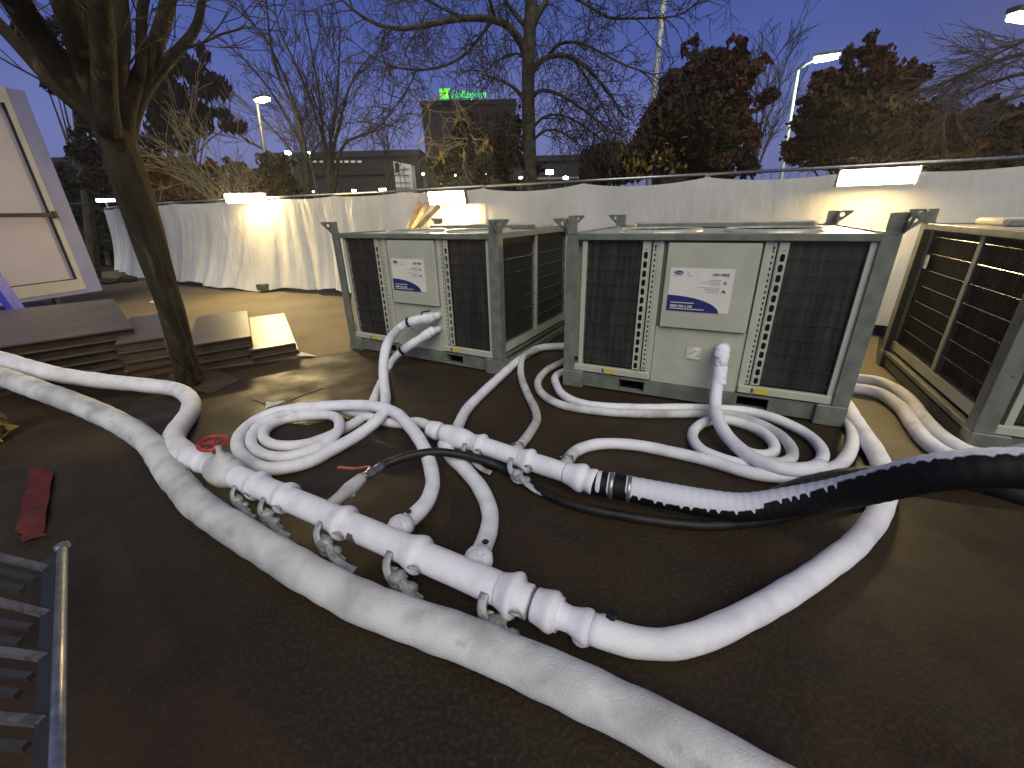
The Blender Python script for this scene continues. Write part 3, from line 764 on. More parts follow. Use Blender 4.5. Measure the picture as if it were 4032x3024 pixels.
# ------------------------------------------------------------------ manifolds
def manifold(name, label, P0, P1, r, cuts, group):
    """straight frosted header pipe; cuts = (distance, ring radius factor, ring width)"""
    ax = (P1 - P0).normalized(); L = (P1 - P0).length
    t = thing(name, label, 'manifold', (P0.x, P0.y, 0), group=group)
    off = (P0.x, P0.y, 0)
    m = MB(); n = int(L / 0.02); rr = []
    for i in range(n + 1):
        d = L * i / n; q = r * (1 + 0.015 * math.sin(d * 21) * math.sin(d * 7 + 1))
        rr.append(q)
    m.tube([P0 + ax * (L * i / n) for i in range(n + 1)], rr, 28)
    m.build('header_pipe', M_frost2, t, off, smooth=True)
    return t, ax, off
def collar(t, off, c, ax, r, w, big=1.28, mat_=None):
    m = MB(); prof = []
    for i in range(13):
        u = i / 12; s = (u / 0.62) ** 1.5 if u < 0.62 else (1.0 if u < 0.80 else max(0.0, 1 - (u - 0.80) / 0.12))
        prof.append(((u - 0.5) * w * 1.25, r * (0.985 + (big - 1.0) * 0.92 * min(1, s))))
    m.lathe(c, ax, prof, 28)
    return m.build('coupling', mat_ or M_frost2, t, off, smooth=True)
def clampset(t, off, c, ax, r, sc=1.0):
    """iced-over lever clamp hanging on the camera side of a coupling"""
    side = Vector((0, 0, 1)).cross(ax).normalized()
    if side.dot(Vector((0, 0, HC)) - c) < 0: side = -side
    b = c + side * r * 1.12 - Vector((0, 0, r * 0.55))
    m = MB()
    def T(pts_, rad):
        q_ = catmull(pts_, 0.01); m.tube(q_, [(lambda a, rad=rad: rad * (1 + .55 * math.cos(2 * a)))] * len(q_), 10)
    e = lambda a, s, z: b + ax * a * sc + side * s * sc + Vector((0, 0, z * sc))
    T([e(-.075, -.012, .045), e(-.070, .022, .020), e(-.04, .040, -.015), e(0, .044, -.025), e(.02, .03, -.01)], 0.0105 * sc)
    T([e(-.055, .0, -.005), e(-.045, .03, -.035), e(-.01, .045, -.045), e(.03, .035, -.035)], 0.010 * sc)
    T([e(.0, .03, -.01), e(.05, .05, -.03), e(.11, .055, -.05), e(.16, .05, -.055)], 0.012 * sc)
    T([e(.02, .0, .03), e(.035, .02, .055), e(.055, .01, .05), e(.05, -.005, .02)], 0.006 * sc)
    T([e(-.01, .02, .0), e(.03, .035, -.03), e(.08, .03, -.06)], 0.009 * sc)
    m.ico(e(-.02, .025, -.012), 0.026 * sc, (1.3, 1, .9), jit=.12)
    m.ico(e(.03, .028, -.03), 0.022 * sc, (1.4, 1, .8), jit=.12)
    return m.build('lever_clamp', M_rime, t, off, smooth=True)

A0 = G(408, 985, .14); A1 = G(1290, 1363, .14)
t, ax, off = manifold('pipe_manifold', 'front frosted manifold with red handwheel at its left end', A0, A0 + (A1 - A0) * 0.90, 0.068, [], 'frosted pipe manifolds')
def dist(u, v): return (G(u, v, .14) - A0).dot(ax)
FM = t
for (u, v), w, bg_, r0 in (((437, 997), .07, 1.10, .070), ((552, 1049), .075, 1.32, .068), ((612, 1076), .085, 1.36, .068), ((734, 1130), .10, 1.36, .068), ((893, 1197), .12, 1.36, .068), ((1103, 1283), .085, 1.42, .070), ((1182, 1318), .085, 1.22, .067), ((1256, 1349), .09, 1.42, .048)):
    collar(t, off, A0 + ax * dist(u, v), ax, r0, w, bg_)
# swollen valve body, stem and handwheel
m = MB(); c = A0 + ax * dist(484, 1022)
m.lathe(c, ax, [(-.14, .068), (-.11, .085), (-.05, .098), (0, .10), (.05, .092), (.10, .074), (.13, .066)], 28)
m.lathe(c + Vector((0, 0, 0.02)), (0, 0, 1), [(0, .07), (.06, .066), (.09, .055), (.115, .022), (.14, .018), (.165, .018)], 24)
vb = m.build('valve_body', M_frostd, t, off, smooth=True)
m = MB(); hc_ = G(459, 957, .325); tilt = Vector((0.10, -0.12, 1)).normalized()
a_ = tilt.orthogonal().normalized(); b_ = tilt.cross(a_); ring = [hc_ + (a_ * math.cos(x) + b_ * math.sin(x)) * 0.074 for x in [2 * PI * i / 32 for i in range(33)]]
m.tube(ring, 0.011, 10, cap=False)
for i in range(5): m.beam(hc_, hc_ + (a_ * math.cos(i * 2 * PI / 5) + b_ * math.sin(i * 2 * PI / 5)) * 0.074, 0.012, 0.007)
m.lathe(hc_ - tilt * .02, tilt, [(0, .016), (.012, .018), (.03, .018), (.034, .010)], 14)
m.lathe(c + Vector((0, 0, .14)), hc_ - c - Vector((0, 0, .14)), [(0, .014), ((hc_ - c - Vector((0, 0, .14))).length, .012)], 12)
m.build('handwheel', M_red, vb, off, smooth=True)
# reducer tail
m = MB(); e_ = A0 + ax * dist(1182, 1318)
m.lathe(e_, ax, [(0, .066), (.04, .060), (.07, .050), (.12, .046), (.20, .048)], 24); m.build('reducer', M_frost2, t, off, smooth=True)
m = MB(); bb = A0 + ax * dist(1258, 1352) - Vector((0, 0, .062)) ; m.ico(bb, .042, (1, 1, .9), jit=.05); m.build('ice_bulge', M_frost2, t, off, smooth=True)
m = MB(); bb = G(1296, 1330, .18); m.tube([bb, G(1325, 1331, .18)], .009, 8); m.lathe(G(1316, 1334, .18) - Vector((0, 0, .02)), (0.3, 0.1, 1), [(0, .02), (.045, .02)], 12, 1)
m.build('drain_tap', [M_steel, M_black], t, off)
for u, v, s_ in ((420, 1000, .9), (543, 1050, 1.0), (607, 1080, 1.15), (737, 1134, 1.25), (897, 1200, 1.35), (1108, 1290, 1.35)):
    clampset(t, off, A0 + ax * dist(u, v), ax, .068, s_)
# bare brown patch on the header
m = MB(); pc = A0 + ax * dist(772, 1150); sd_ = Vector((0, 0, 1)).cross(ax).normalized()
if sd_.dot(Vector((0, 0, HC)) - pc) < 0: sd_ = -sd_
vs = []
for j in range(7):
    an = math.radians(-36 + 58 * j / 6)
    for i in range(6):
        w_ = (0.030 if j < 5 else 0.020) * (0.9 + 0.1 * (j % 2)); vs.append(pc + ax * (-w_ + 2 * w_ * i / 5) + (sd_ * math.cos(an) + Vector((0, 0, 1)) * math.sin(an)) * .0705)
m.add(vs, [(j * 6 + i, j * 6 + i + 1, j * 6 + i + 7, j * 6 + i + 6) for j in range(6) for i in range(5)])
m.build('bare_patch', mat('bare_plastic', (0.15, 0.115, 0.10), 0.5, col2=(0.10, 0.075, 0.065), scale=20), t, off, smooth=True)
# branch stub with ball valve and red lever
b0 = A0 + ax * dist(690, 1112); b1 = G(783, 1032, .15)
m = MB(); d = (b1 - b0); m.tube([b0 + d * x for x in (0, .25, .45, .55, .65, .8, .95, 1)], [.034, .034, .034, .040, .043, .040, .036, .033], 20)
br = m.build('branch_pipe', M_frostd, t, off, smooth=True)
m = MB(); c = b0 + d * .6 - Vector((0, 0, .03)); m.ico(c, .03, (1.5, .8, .7), jit=.15); m.tube([c, c + d.normalized() * .06 + Vector((0, -.03, 0)), c + d.normalized() * .10 + Vector((0, -.01, .01))], .008, 8)
m.build('lever_clamp', M_rime, br, off, smooth=True)
m = MB(); v0 = b1; v1 = G(838, 1001, .13); d2 = v1 - v0
m.lathe(v0, d2, [(0, .026), (.02, .028), (.03, .022), (.05, .032), (.08, .034), (.10, .024), (.12, .03), (.15, .03), (.16, .022), (d2.length, .021)], 16)
m.tube([v0 + d2 * .3, v0 + d2 * .3 + Vector((0, 0, .05))], .008, 8)
bv = m.build('ball_valve', M_steel, br, off, smooth=True)
m = MB(); lv0 = v0 + d2 * .3 + Vector((0, 0, .052)); m.beam(lv0, G(766, 1012, .205), .014, .005); m.beam(G(766, 1012, .205), G(730, 1009, .21), .018, .007)
m.build('red_lever', mat('faded_red', (0.42, 0.09, 0.07), 0.5), bv, off)
# elbows where the hoses meet the header
for (u, v), rr in (((866, 1137), .062), ((1034, 1208), .064)):
    c = G(u, v, .13); m = MB(); base = A0 + ax * ((c - A0).dot(ax)) 
    m.tube([base, base + (c - base) * .4, c, c + (c - base) * .25], [.045, .048, rr, rr * .7], 20); m.ico(c, rr * 1.03, (1.05, 1, .95), jit=.04)
    m.build('branch_elbow', M_frost, t, off, smooth=True)
    m = MB(); m.ico(c + Vector((.03, .06, .045)), .014, (1.2, .8, .8), jit=.2); m.build('clamp_screw', M_black, t, off)

B0 = G(930, 926, .125); B1 = G(1292, 1044, .125)
t, ax, off = manifold('pipe_manifold', 'rear frosted manifold feeding the ribbed black hose', B0, B1, 0.060, [], 'frosted pipe manifolds')
def dist2(u, v): return (G(u, v, .125) - B0).dot(ax)
for (u, v), w, bg_, r0 in (((940, 930), .08, 1.15, .062), ((1036, 961), .07, 1.34, .062), ((1138, 995), .08, 1.34, .062), ((1246, 1030), .12, 1.40, .064), ((1275, 1038), .08, 1.22, .064)):
    collar(t, off, B0 + ax * dist2(u, v), ax, r0, w, bg_)
m = MB(); c = B0 + ax * dist2(985, 945); m.lathe(c, ax, [(-.14, .06), (-.09, .070), (0, .078), (.08, .072), (.13, .06)], 26); m.build('tee_body', M_frost2, t, off, smooth=True)
for u, v, s_ in ((1036, 962, 1.1), (1138, 998, 1.2)): clampset(t, off, B0 + ax * dist2(u, v), ax, .062, s_)
for (u, v), e2 in (((1113, 985), (1120, 966)), ((1222, 1018), (1226, 994))):
    m = MB(); p = G(*e2, .12); q = B0 + ax * dist2(u, v); m.tube([q, (q + p) / 2, p], [.034, .042, .044], 16); m.ico(p, .043, jit=.06); m.build('branch_elbow', M_frostd, t, off, smooth=True)
    m = MB(); m.tube(catmull([p + Vector((-.05, 0, .02)), p + Vector((-.02, -.03, .05)), p + Vector((.03, -.02, .04))], .01), .007, 8); m.build('lever_clamp', M_steel, t, off, smooth=True)

# outlet fittings on the chillers: frosted valves
def outlet(parent_un, idx, p0, p1, r, lever, lumps=0):
    t_ = chs[idx]; inv = Matrix.Translation((parent_un[0], parent_un[1], 0)) @ Matrix.Rotation(parent_un[2], 4, 'Z'); inv = inv.inverted()
    a, b = inv @ p0, inv @ p1; d = b - a
    m = MB(); m.tube([a + d * x for x in (0, .12, .3, .42, .55, .7, .85, 1)], [r * .98, r * 1.18, r * 1.05, r * .92, r * 1.12, r * 1.02, r * 1.1, r * .95], 20)
    m.ico(a, r * 1.15, jit=.06)
    for q_ in range(lumps): m.ico(a + d * random.uniform(0, 1) + Vector((random.uniform(-1, 1), random.uniform(-1, .2), random.uniform(-.5, .8))) * r * .55, r * random.uniform(.5, .8), jit=.15)
    m.tube([a, Vector((a.x + 0.02, 0.06, a.z))], r * .8, 14)
    o = m.build('outlet_valve', M_frost2, t_, smooth=True)
    m = MB(); q = a + d * .35 + Vector((0, -0.01, r * 1.1)); m.tube(catmull([q + Vector((0, 0, -r * .6)), q + Vector((0, 0, .02)), q + Vector((lever * .05, 0, .035)), q + Vector((lever * .12, 0, .05))], .01), .008, 8)
    m.build('valve_lever', M_black if lever > 0 else M_frame, o, smooth=True)
    m = MB(); dn = d.normalized(); m.lathe(b - dn * .02, d, [(0, r * 1.0), (.005, r * 1.1), (.03, r * 1.1), (.035, r * 1.0)], 16); m.build('hose_clip', M_black if lever != 0.15 else M_frost2, o)
outlet(UA, 0, PL(UA, 930, 686, -.09), PL(UA, 883, 696, -.16), .050, 1, 4)
outlet(UA, 0, PL(UA, 932, 716, -.08), PL(UA, 868, 758, -.24), .047, -1, 4)
outlet(UB, 1, PL(UB, 1560, 758, -.07), PL(UB, 1553, 826, -.15), .050, 0.15, 9)
PLA = [PL(UA, 872, 755, -.23), PL(UA, 850, 774, -.29)]

# ================================================================== FENCE (sheeted temporary panels)
FP = [Vector((-13.2, 14.9, 0)), Vector((-10.3, 12.45, 0)), Vector((-8.3, 11.35, 0)), Vector((-6.3, 10.4, 0)), Vector((-3.5, 9.25, 0))]
d_ = Vector((0.901, -0.434, 0))
while FP[-1].x < 9: FP.append(FP[-1] + d_ * 3.45)
flabs = ['sheeted fence panel at the far left end, seen beyond the leaning tree', 'creased sheeted fence panel just right of the leaning tree trunk', 'creased sheeted fence panel under the leftmost floodlight',
         'sheeted fence panel between the leftmost floodlight and left chiller', 'sheeted fence panel behind the left chiller and timber planks', 'sheeted fence panel behind the gap between left and middle chillers',
         'sheeted fence panel behind the middle chiller, with sagging top edge', 'sheeted fence panel under the big right floodlight', 'sheeted fence panel above the right chiller at the right edge']
SACC = [0.0]
def fence_panel(i, a, b):
    L = (b - a).length; d = (b - a).normalized(); nrm = Vector((d.y, -d.x, 0))
    if nrm.dot(-a) < 0: nrm = -nrm
    t = thing('site_fence', flabs[min(i, len(flabs) - 1)], 'fence panel', tuple(a), group='white sheeted fence panels')
    off = tuple(a); H = 2.02
    m = MB(); rod(m, a + Vector((0, 0, H)), b + Vector((0, 0, H)), 0.021, 10)
    for s in (0.015, L - 0.015): rod(m, a + d * s + Vector((0, 0, 0.03)), a + d * s + Vector((0, 0, H)), 0.019, 10)
    rod(m, a + Vector((0, 0, 0.15)), b + Vector((0, 0, 0.15)), 0.012, 8)
    m.build('frame', M_steel, t, off, smooth=True)
    # mesh wires, seen only along the top above the sheeting
    m = MB()
    for k in range(int(L / 0.1)): m.beam(a + d * (k * 0.1 + .05) + Vector((0, 0, 1.80)), a + d * (k * 0.1 + .05) + Vector((0, 0, H)), 0.004)
    m.build('wire_mesh', M_wire, t, off)
    # sheeting: folds grow towards the loose bottom edge; the right run is tighter
    nu, nv = int(L / 0.03), 34; loose = 1.0 if a.x < -3.2 else 0.35
    ph = 0.0; vs = []; S0 = SACC[0]; SACC[0] += L
    sag_n = max(1, round(L / 1.6))
    for j in range(nv + 1):
        v = j / nv
        for k in range(nu + 1):
            s = -0.05 + (L + 0.10) * k / nu; S = s + S0
            zt = H - 0.03 - 0.075 * (abs(math.sin(PI * s / L * sag_n)) ** 0.7) * (1.0 if a.x > -3.2 else 0.45)
            zb = 0.09 + 0.05 * math.sin(S * 1.3 + ph) + 0.03 * math.sin(S * 4.1)
            z = zb + (zt - zb) * (1 - v)
            w = S + 0.35 * v * math.sin(S * 0.9 + 1) + 0.25 * v
            f1 = (abs(math.sin(w * 4.3 + 0.7 * math.sin(w * 1.7))) ** 0.6) * 0.10
            f2 = math.sin(w * 13 + 2 * math.sin(w * 3.1)) * 0.022 + math.sin(w * 23 + v * 3) * 0.010
            amp = loose * (0.06 + 0.94 * v ** 1.3)
            drift = loose * (0.28 * v ** 3)
            off_n = 0.03 + (f1 + f2) * amp + drift * (0.6 + 0.4 * math.sin(S * 1.1)) + 0.03 * math.sin(S * 2.2 + v * 2) * v
            p = a + d * s + nrm * off_n + Vector((0, 0, z)); vs.append(p)
    fs = [(j * (nu + 1) + k, j * (nu + 1) + k + 1, (j + 1) * (nu + 1) + k + 1, (j + 1) * (nu + 1) + k) for j in range(nv) for k in range(nu)]
    m = MB(); m.add(vs, fs); m.build('sheeting', M_tarp, t, off, smooth=True)
for i in range(len(FP) - 1): fence_panel(i, FP[i], FP[i + 1])
def foot(p, d, label):
    m = MB(); n = Vector((d.y, -d.x, 0)); 
    m.prism([(-.36, -.11), (.36, -.11), (.36, .11), (-.36, .11)], p + Vector((0, 0, 0)), n, d, .13)
    vs = m.v; o = m.build('fence_block', M_block, loc=(p.x, p.y, 0)); tag(o, label, 'fence foot', 'concrete fence feet')
foot(G(592, 622, .06), Vector((.9, -.43, 0)), 'concrete fence foot jutting out below the second creased panel')
foot(G(405, 601, .06), Vector((.88, -.47, 0)), 'concrete fence foot just right of the leaning trunk')
foot(Vector((4.95, 5.15, 0)), Vector((.9, -.43, 0)), 'concrete fence foot in the gap between middle and right chillers')

# ------------------------------------------------------------------ floodlights on the fence
def flood(c, w, h, label, mt, tiltdeg=18, nrm=None):
    nrm = nrm or Vector((-0.434, -0.901, 0)); side = Vector((nrm.y, -nrm.x, 0)).normalized()
    if side.x < 0: side = -side
    t = thing('floodlight', label, 'floodlight', tuple(c), group='floodlights along the fence top'); off = tuple(c)
    ti = math.radians(tiltdeg); fn = (nrm * math.cos(ti) - Vector((0, 0, 1)) * math.sin(ti)).normalized(); up = fn.cross(side).normalized()
    if up.z < 0: up = -up
    m = MB()
    def slab(c0, hw, hh, t0, t1, mi=0):
        vs = [c0 + side * sx * hw + up * sy * hh + fn * tt for tt in (t0, t1) for sx, sy in ((-1, -1), (1, -1), (1, 1), (-1, 1))]
        m.add(vs, [(0, 1, 2, 3), (7, 6, 5, 4), (0, 4, 5, 1), (1, 5, 6, 2), (2, 6, 7, 3), (3, 7, 4, 0)], mi)
    slab(c, w / 2, h / 2, -.07, -.002); 
    for s in (-1, 1): slab(c + side * s * (w / 2 + .006), .006, h / 2 + .01, -.07, .03)
    m.build('housing', M_pole, t, off)
    m = MB(); slab(c, w / 2 - .01, h / 2 - .012, 0, .045); m.build('lens', mt, t, off)
    m = MB(); m.beam(c - fn * .06, c - nrm * .12 - Vector((0, 0, .02)), .03, .02); m.build('bracket', M_steel, t, off)
flood(Vector((-5.64, 9.88, 2.02)), .76, .18, 'small glowing floodlight on the fence nearest the leaning tree', M_floodl, 16, Vector((.32, -.947, 0)))
flood(Vector((-1.02, 7.72, 1.86)), .70, .20, 'glowing floodlight on the fence above the left chiller', M_flood, 15)
flood(Vector((4.13, 5.14, 1.88)), .70, .17, 'biggest glowing floodlight on the fence above the middle chiller\'s right end', M_floodn, 10)

# timber planks propped behind the left chiller
for (u0, v0, u1, v1, w, y0, y1, lab) in ((884, 492, 912, 424, .09, 8.1, 8.35, 'leftmost timber plank propped behind the left chiller'), (893, 492, 922, 438, .07, 8.0, 8.15, 'middle timber plank propped behind the left chiller'), (902, 492, 951, 443, .07, 7.7, 7.6, 'shortest timber plank leaning right below the centre floodlight')):
    p, q = Y(u0, v0, y0), Y(u1, v1, y1); dd = (p - q).normalized(); p = p + dd * 1.25
    m = MB(); m.beam(p, q, w, .035, up=(0, 1, 0)); o = m.build('timber_plank', M_wood, loc=(p.x, p.y, 0)); tag(o, lab, 'plank', 'timber planks by the fence')

# ================================================================== LEFT SIDE: trailer, boards, stillage, red strip
# white trailer body end
tp0, tp1 = Vector((-8.72, 7.45, 0)), Vector((-8.38, 8.74, 0))   # bottom front edge
b1_ = G(222, 627, .33); b0_ = G(40, 655, .33); dd = (b1_ - b0_); dd.z = 0; dd.normalize()
nn = Vector((dd.y, -dd.x, 0)); back = -nn
def TP(s, z, o=0.0): return Vector((b1_.x, b1_.y, 0)) - dd * s + Vector((0, 0, z)) + nn * o
def trq(mb, s0, s1, z0, z1, o0, o1, mi=0):
    vs = [TP(s, z, o) for o in (o0, o1) for s, z in ((s0, z0), (s1, z0), (s1, z1), (s0, z1))]
    mb.add(vs, [(0, 1, 2, 3), (7, 6, 5, 4), (0, 4, 5, 1), (1, 5, 6, 2), (2, 6, 7, 3), (3, 7, 4, 0)], mi)
def vz(u, v, s=0):     # height where pixel meets the trailer face
    r = ray(u, v); o = Vector((b1_.x, b1_.y, 0)); k = o.dot(nn) / r.dot(nn); P_ = Vector((0, 0, HC)) + r * k; return P_.z, -(P_ - o).dot(dd)
zt = vz(70, 200)[0]; zbar, _ = vz(100, 464); 
tr = thing('trailer', 'white trailer body with frame tinted by blue light and black bar at the left edge', 'trailer', tuple(TP(0, 0))); off = tuple(TP(0, 0))
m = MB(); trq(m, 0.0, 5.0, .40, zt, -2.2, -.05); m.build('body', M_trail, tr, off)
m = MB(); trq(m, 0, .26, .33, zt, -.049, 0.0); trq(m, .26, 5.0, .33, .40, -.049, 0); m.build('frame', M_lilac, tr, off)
m = MB(); trq(m, .262, .345, .402, zt - .24, -.049, .012); trq(m, .262, 5.0, zt - .239, zt, -.049, .014); trq(m, .345, 5.0, .402, .60, -.049, .012); trq(m, 1.62, 2.2, .602, zbar - .05, -.049, .010); m.build('trim', M_cream, tr, off)
m = MB(); trq(m, .346, .362, .602, zt - .24, -.048, .004); trq(m, .362, 1.60, .602, .615, -.048, .004); m.build('seal', M_black, tr, off)
m = MB(); trq(m, .30, 5.0, zbar - .035, zbar + .03, .02, .05); trq(m, .27, .33, zbar - .06, zbar + .06, .015, .06); m.build('locking_bar', M_black, tr, off)
for k in range(3):
    m = MB(); trq(m, .5 + k * 1.3, .58 + k * 1.3, 0.0, .40, -.5, -.42); m.build('leg', M_frame, tr, off)
# blue stand
m = MB(); p0, p1 = G(48, 655, .55), Y(-12, 525, G(48, 655, .55).y * .9)
P_a, P_b = G(45, 662, .45), G(-40, 560, 1.1)
m.beam(P_a - Vector((0, 0, .45)), P_a + Vector((-0.35, -.02, 1.25)), .16, .10)
m.beam(P_a + Vector((-.45, -.1, -.45)), P_a + Vector((-.75, -.12, 0.9)), .12, .08)
m.beam(P_a + Vector((-.08, -.05, .1)), P_a + Vector((-.75, -.1, .15)), .07, .05)
o = m.build('blue_stand', M_blue, loc=(P_a.x, P_a.y, 0)); tag(o, 'bright blue steel stand below the trailer at the left edge', 'stand')

def boards(F_, d1, l1, d2, l2, ztop, n, labels, seed):
    rr = random.Random(seed); th = 0.045
    pitch = ztop / n
    for k in range(n):
        z1 = ztop - pitch * (n - 1 - k)
        j = rr.uniform(-.025, .025) if k < n - 1 else 0
        t = thing('board_pallet', labels[k], 'pallet', (F_.x, F_.y, z1 - pitch), group='stacked board pallets'); off = (F_.x, F_.y, z1 - pitch)
        o = F_ + d1 * j + d2 * rr.uniform(-.02, .02) * (k < n - 1)
        m = MB(); m.prism([(0, 0), (l1, 0), (l1, l2), (0, l2)], o + Vector((0, 0, z1 - .017)), d1, d2, .017 if d1.cross(d2).z > 0 else -.017); m.build('deck', M_ply, t, off)
        for f in (0.02, .5, .93):
            m = MB(); q = o + d1 * (f * l1); h = pitch - .018 - 0.004
            m.prism([(0, .0), (.08, 0), (.08, l2), (0, l2)], q + Vector((0, 0, z1 - pitch + .003)), d1, d2, h if d1.cross(d2).z > 0 else -h)
            m.build('bearer', M_palwood, t, off)
        for f in (.0, .47, .92):
            m = MB(); q = o + d2 * (f * l2) + d1 * .10; h = pitch * .5
            m.prism([(0, 0), (l1 - .2, 0), (l1 - .2, .07), (0, .07)], q + Vector((0, 0, z1 - pitch + .004)), d1, d2, h if d1.cross(d2).z > 0 else -h)
            m.build('board', M_palwood, t, off)
def V2(x, y): return Vector((x, y, 0))
ords = ['bottom', 'second', 'third', 'fourth', 'top']
F1 = V2(-4.25, 4.61); d1_ = V2(-.705, .71).normalized(); d2_ = V2(-.76, -.65).normalized()
boards(F1, d1_, 2.75, d2_, 2.4, .50, 5, ['%s board pallet of the tallest stack at the left edge' % s for s in ords], 1)
F2 = G(352, 728, .42); F2.z = 0
d1b, d2b = V2(-.58, .81).normalized(), V2(-.78, -.62).normalized()
boards(F2, d1b, 1.6, V2(-.82, -.57).normalized(), .40, .42, 4, ['%s board pallet of the stack just left of the leaning trunk' % s for s in ('bottom', 'second', 'third', 'top')], 2)
F3 = G(541.6, 726, .31); F3.z = 0
boards(F3, V2(-.52, .85).normalized(), 1.75, V2(-.83, -.56).normalized(), .62, .31, 3, ['%s board pallet of the stack just right of the leaning trunk' % s for s in ('bottom', 'middle', 'top')], 3)
F4 = G(638, 740, .175); F4.z = 0
boards(F4, V2(-.50, .86).normalized(), 2.0, V2(-.83, -.56).normalized(), .50, .175, 2, ['%s board pallet of the lowest stack, farthest right' % s for s in ('bottom', 'top')], 4)

# steel stillage in the near left corner
zz = 0.50
pA, pB = G(135, 1183, zz), G(122, 1720, zz); dr = (pB - pA).normalized(); sdv = (G(0, 1205, zz) - G(105, 1230, zz)).normalized()
t = thing('steel_stillage', 'dark steel slatted stillage with a pale round rail in the bottom left corner', 'stillage', (pA.x, pA.y, 0)); off = (pA.x, pA.y, 0)
m = MB(); m.tube([pA, pA + dr * 1.6], .0145, 14); m.build('rail', M_steel, t, off, smooth=True)
m = MB(); m.lathe(pA - dr * .004 + Vector((0, 0, -.012)), Vector((0, 0, 1)), [(0, .018), (.006, .022), (.022, .022), (.028, .012)], 16); m.build('rail_cap', M_steel, t, off, smooth=True)
def slat(u0, v0, u1, v1, z, w, mb): 
    a, b = G(u0, v0, z), G(u1, v1, z); mb.beam(a + (a - b).normalized() * .5, b, w, .02)
for (a_, b_, c_, e_) in ((0, 1203, 105, 1229), (0, 1301, 105, 1327), (0, 1407, 100, 1421), (0, 1551, 95, 1559), (0, 1720, 90, 1722)):
    m = MB(); slat(a_, b_, c_, e_, zz - .03, .018, m); m.build('slat', mat('worn_steel', (0.20, 0.19, 0.185), 0.5, 0.5, col2=(0.10, 0.10, 0.10), scale=30), t, off)
for (a_, b_, c_, e_) in ((0, 1235, 78, 1252), (0, 1262, 50, 1275), (0, 1345, 70, 1356), (0, 1382, 45, 1388), (0, 1455, 68, 1462), (0, 1495, 40, 1500), (0, 1610, 58, 1612)):
    m = MB(); slat(a_, b_, c_, e_, zz - .22, .02, m); m.build('lower_slat', mat('lower_slat_steel', (0.055, 0.055, 0.058), 0.6, 0.3), t, off)  # lower slats get a darker colour than the upper ones
m = MB(); q = G(118, 1195, zz - .03); m.beam(G(112, 1215, zz - .05), G(100, 1720, zz - .05), .03, .05); m.beam(G(112, 1215, zz - .27), G(95, 1720, zz - .27), .02, .03); m.build('side_frame', mat('dark_steel', (0.045, 0.047, 0.05), 0.5, 0.4), t, off)
for s in (1.0,):
    m = MB(); p = pA + dr * s + sdv * .04; m.beam((p.x, p.y, 0), (p.x, p.y, zz - .02), .03); m.build('leg', mat('dark_steel', (0,) * 3), t, off)
# red strip
m = MB(); P_ = [G(92, 1012), G(118, 1016), G(108, 1100), G(95, 1172), G(62, 1166), G(36, 1172), G(55, 1120), G(72, 1060)]
P_ = [G(70, 1015), G(118, 1020), G(95, 1170), G(33, 1168)]
nseg = 14; m2 = MB(); vs = []
for i in range(nseg + 1):
    f = i / nseg; a, b = P_[0].lerp(P_[3], f), P_[1].lerp(P_[2], f)
    for j in range(5):
        q = a.lerp(b, j / 4); vs.append((q.x + (random.uniform(-.03, .03) if i == nseg else 0), q.y + (random.uniform(-.03, .03) if i == nseg else 0), 0.02 + .008 * math.sin(i * 1.1 + j)))
m2.add(vs, [(i * 5 + j, i * 5 + j + 1, i * 5 + j + 6, i * 5 + j + 5) for i in range(nseg) for j in range(4)])
o = m2.build('red_strip', M_redpl, smooth=True); tag(o, 'flat red plastic strip lying on the dark ground at the left', 'strip')
# paper scraps and lines on the ground
def scrap(P_, lab):
    m = MB(); c = sum(P_, Vector()) / len(P_); m.add([(p.x, p.y, 0.014 + .01 * (i % 2)) for i, p in enumerate(P_)] + [(c.x, c.y, .03)], [(i, (i + 1) % len(P_), len(P_)) for i in range(len(P_))])
    o = m.build('paper_scrap', M_paper, loc=(c.x, c.y, 0)); tag(o, lab, 'scrap', 'pale scraps on the ground')
scrap([G(573, 885), G(577, 873), G(588, 872), G(618, 869), G(600, 877)], 'pale torn scrap on the dark ground left of the coiled hoses')
scrap([G(641, 770), G(652, 764), G(688, 772), G(650, 773)], 'pale flat scrap at the corner of the lowest board stack')
scrap([G(586, 668), G(597, 662), G(604, 668), G(600, 670)] if False else [G(576 * 1.0, 0 + 660) if False else G(322, 655), G(330, 651), G(334, 656)], 'tiny pale scrap beyond the board stacks')
def lineobj(name, pts_, w, lab):
    m = MB(); 
    for a, b in zip(pts_, pts_[1:]): m.beam(a + Vector((0, 0, .004)), b + Vector((0, 0, .004)), w, .006)
    o = m.build(name, mat('seam_grey', (0.20, 0.17, 0.12), 0.8)); tag(o, lab, 'mat edge', 'edges of the ground sheet')
lineobj('mat_edge', [G(618, 868), G(660, 851), G(700, 838)], .012, 'thin pale edge running from the torn scrap towards the left chiller')
lineobj('mat_edge', [G(545, 862), G(577, 874)], .008, 'short pale edge just left of the torn scrap')
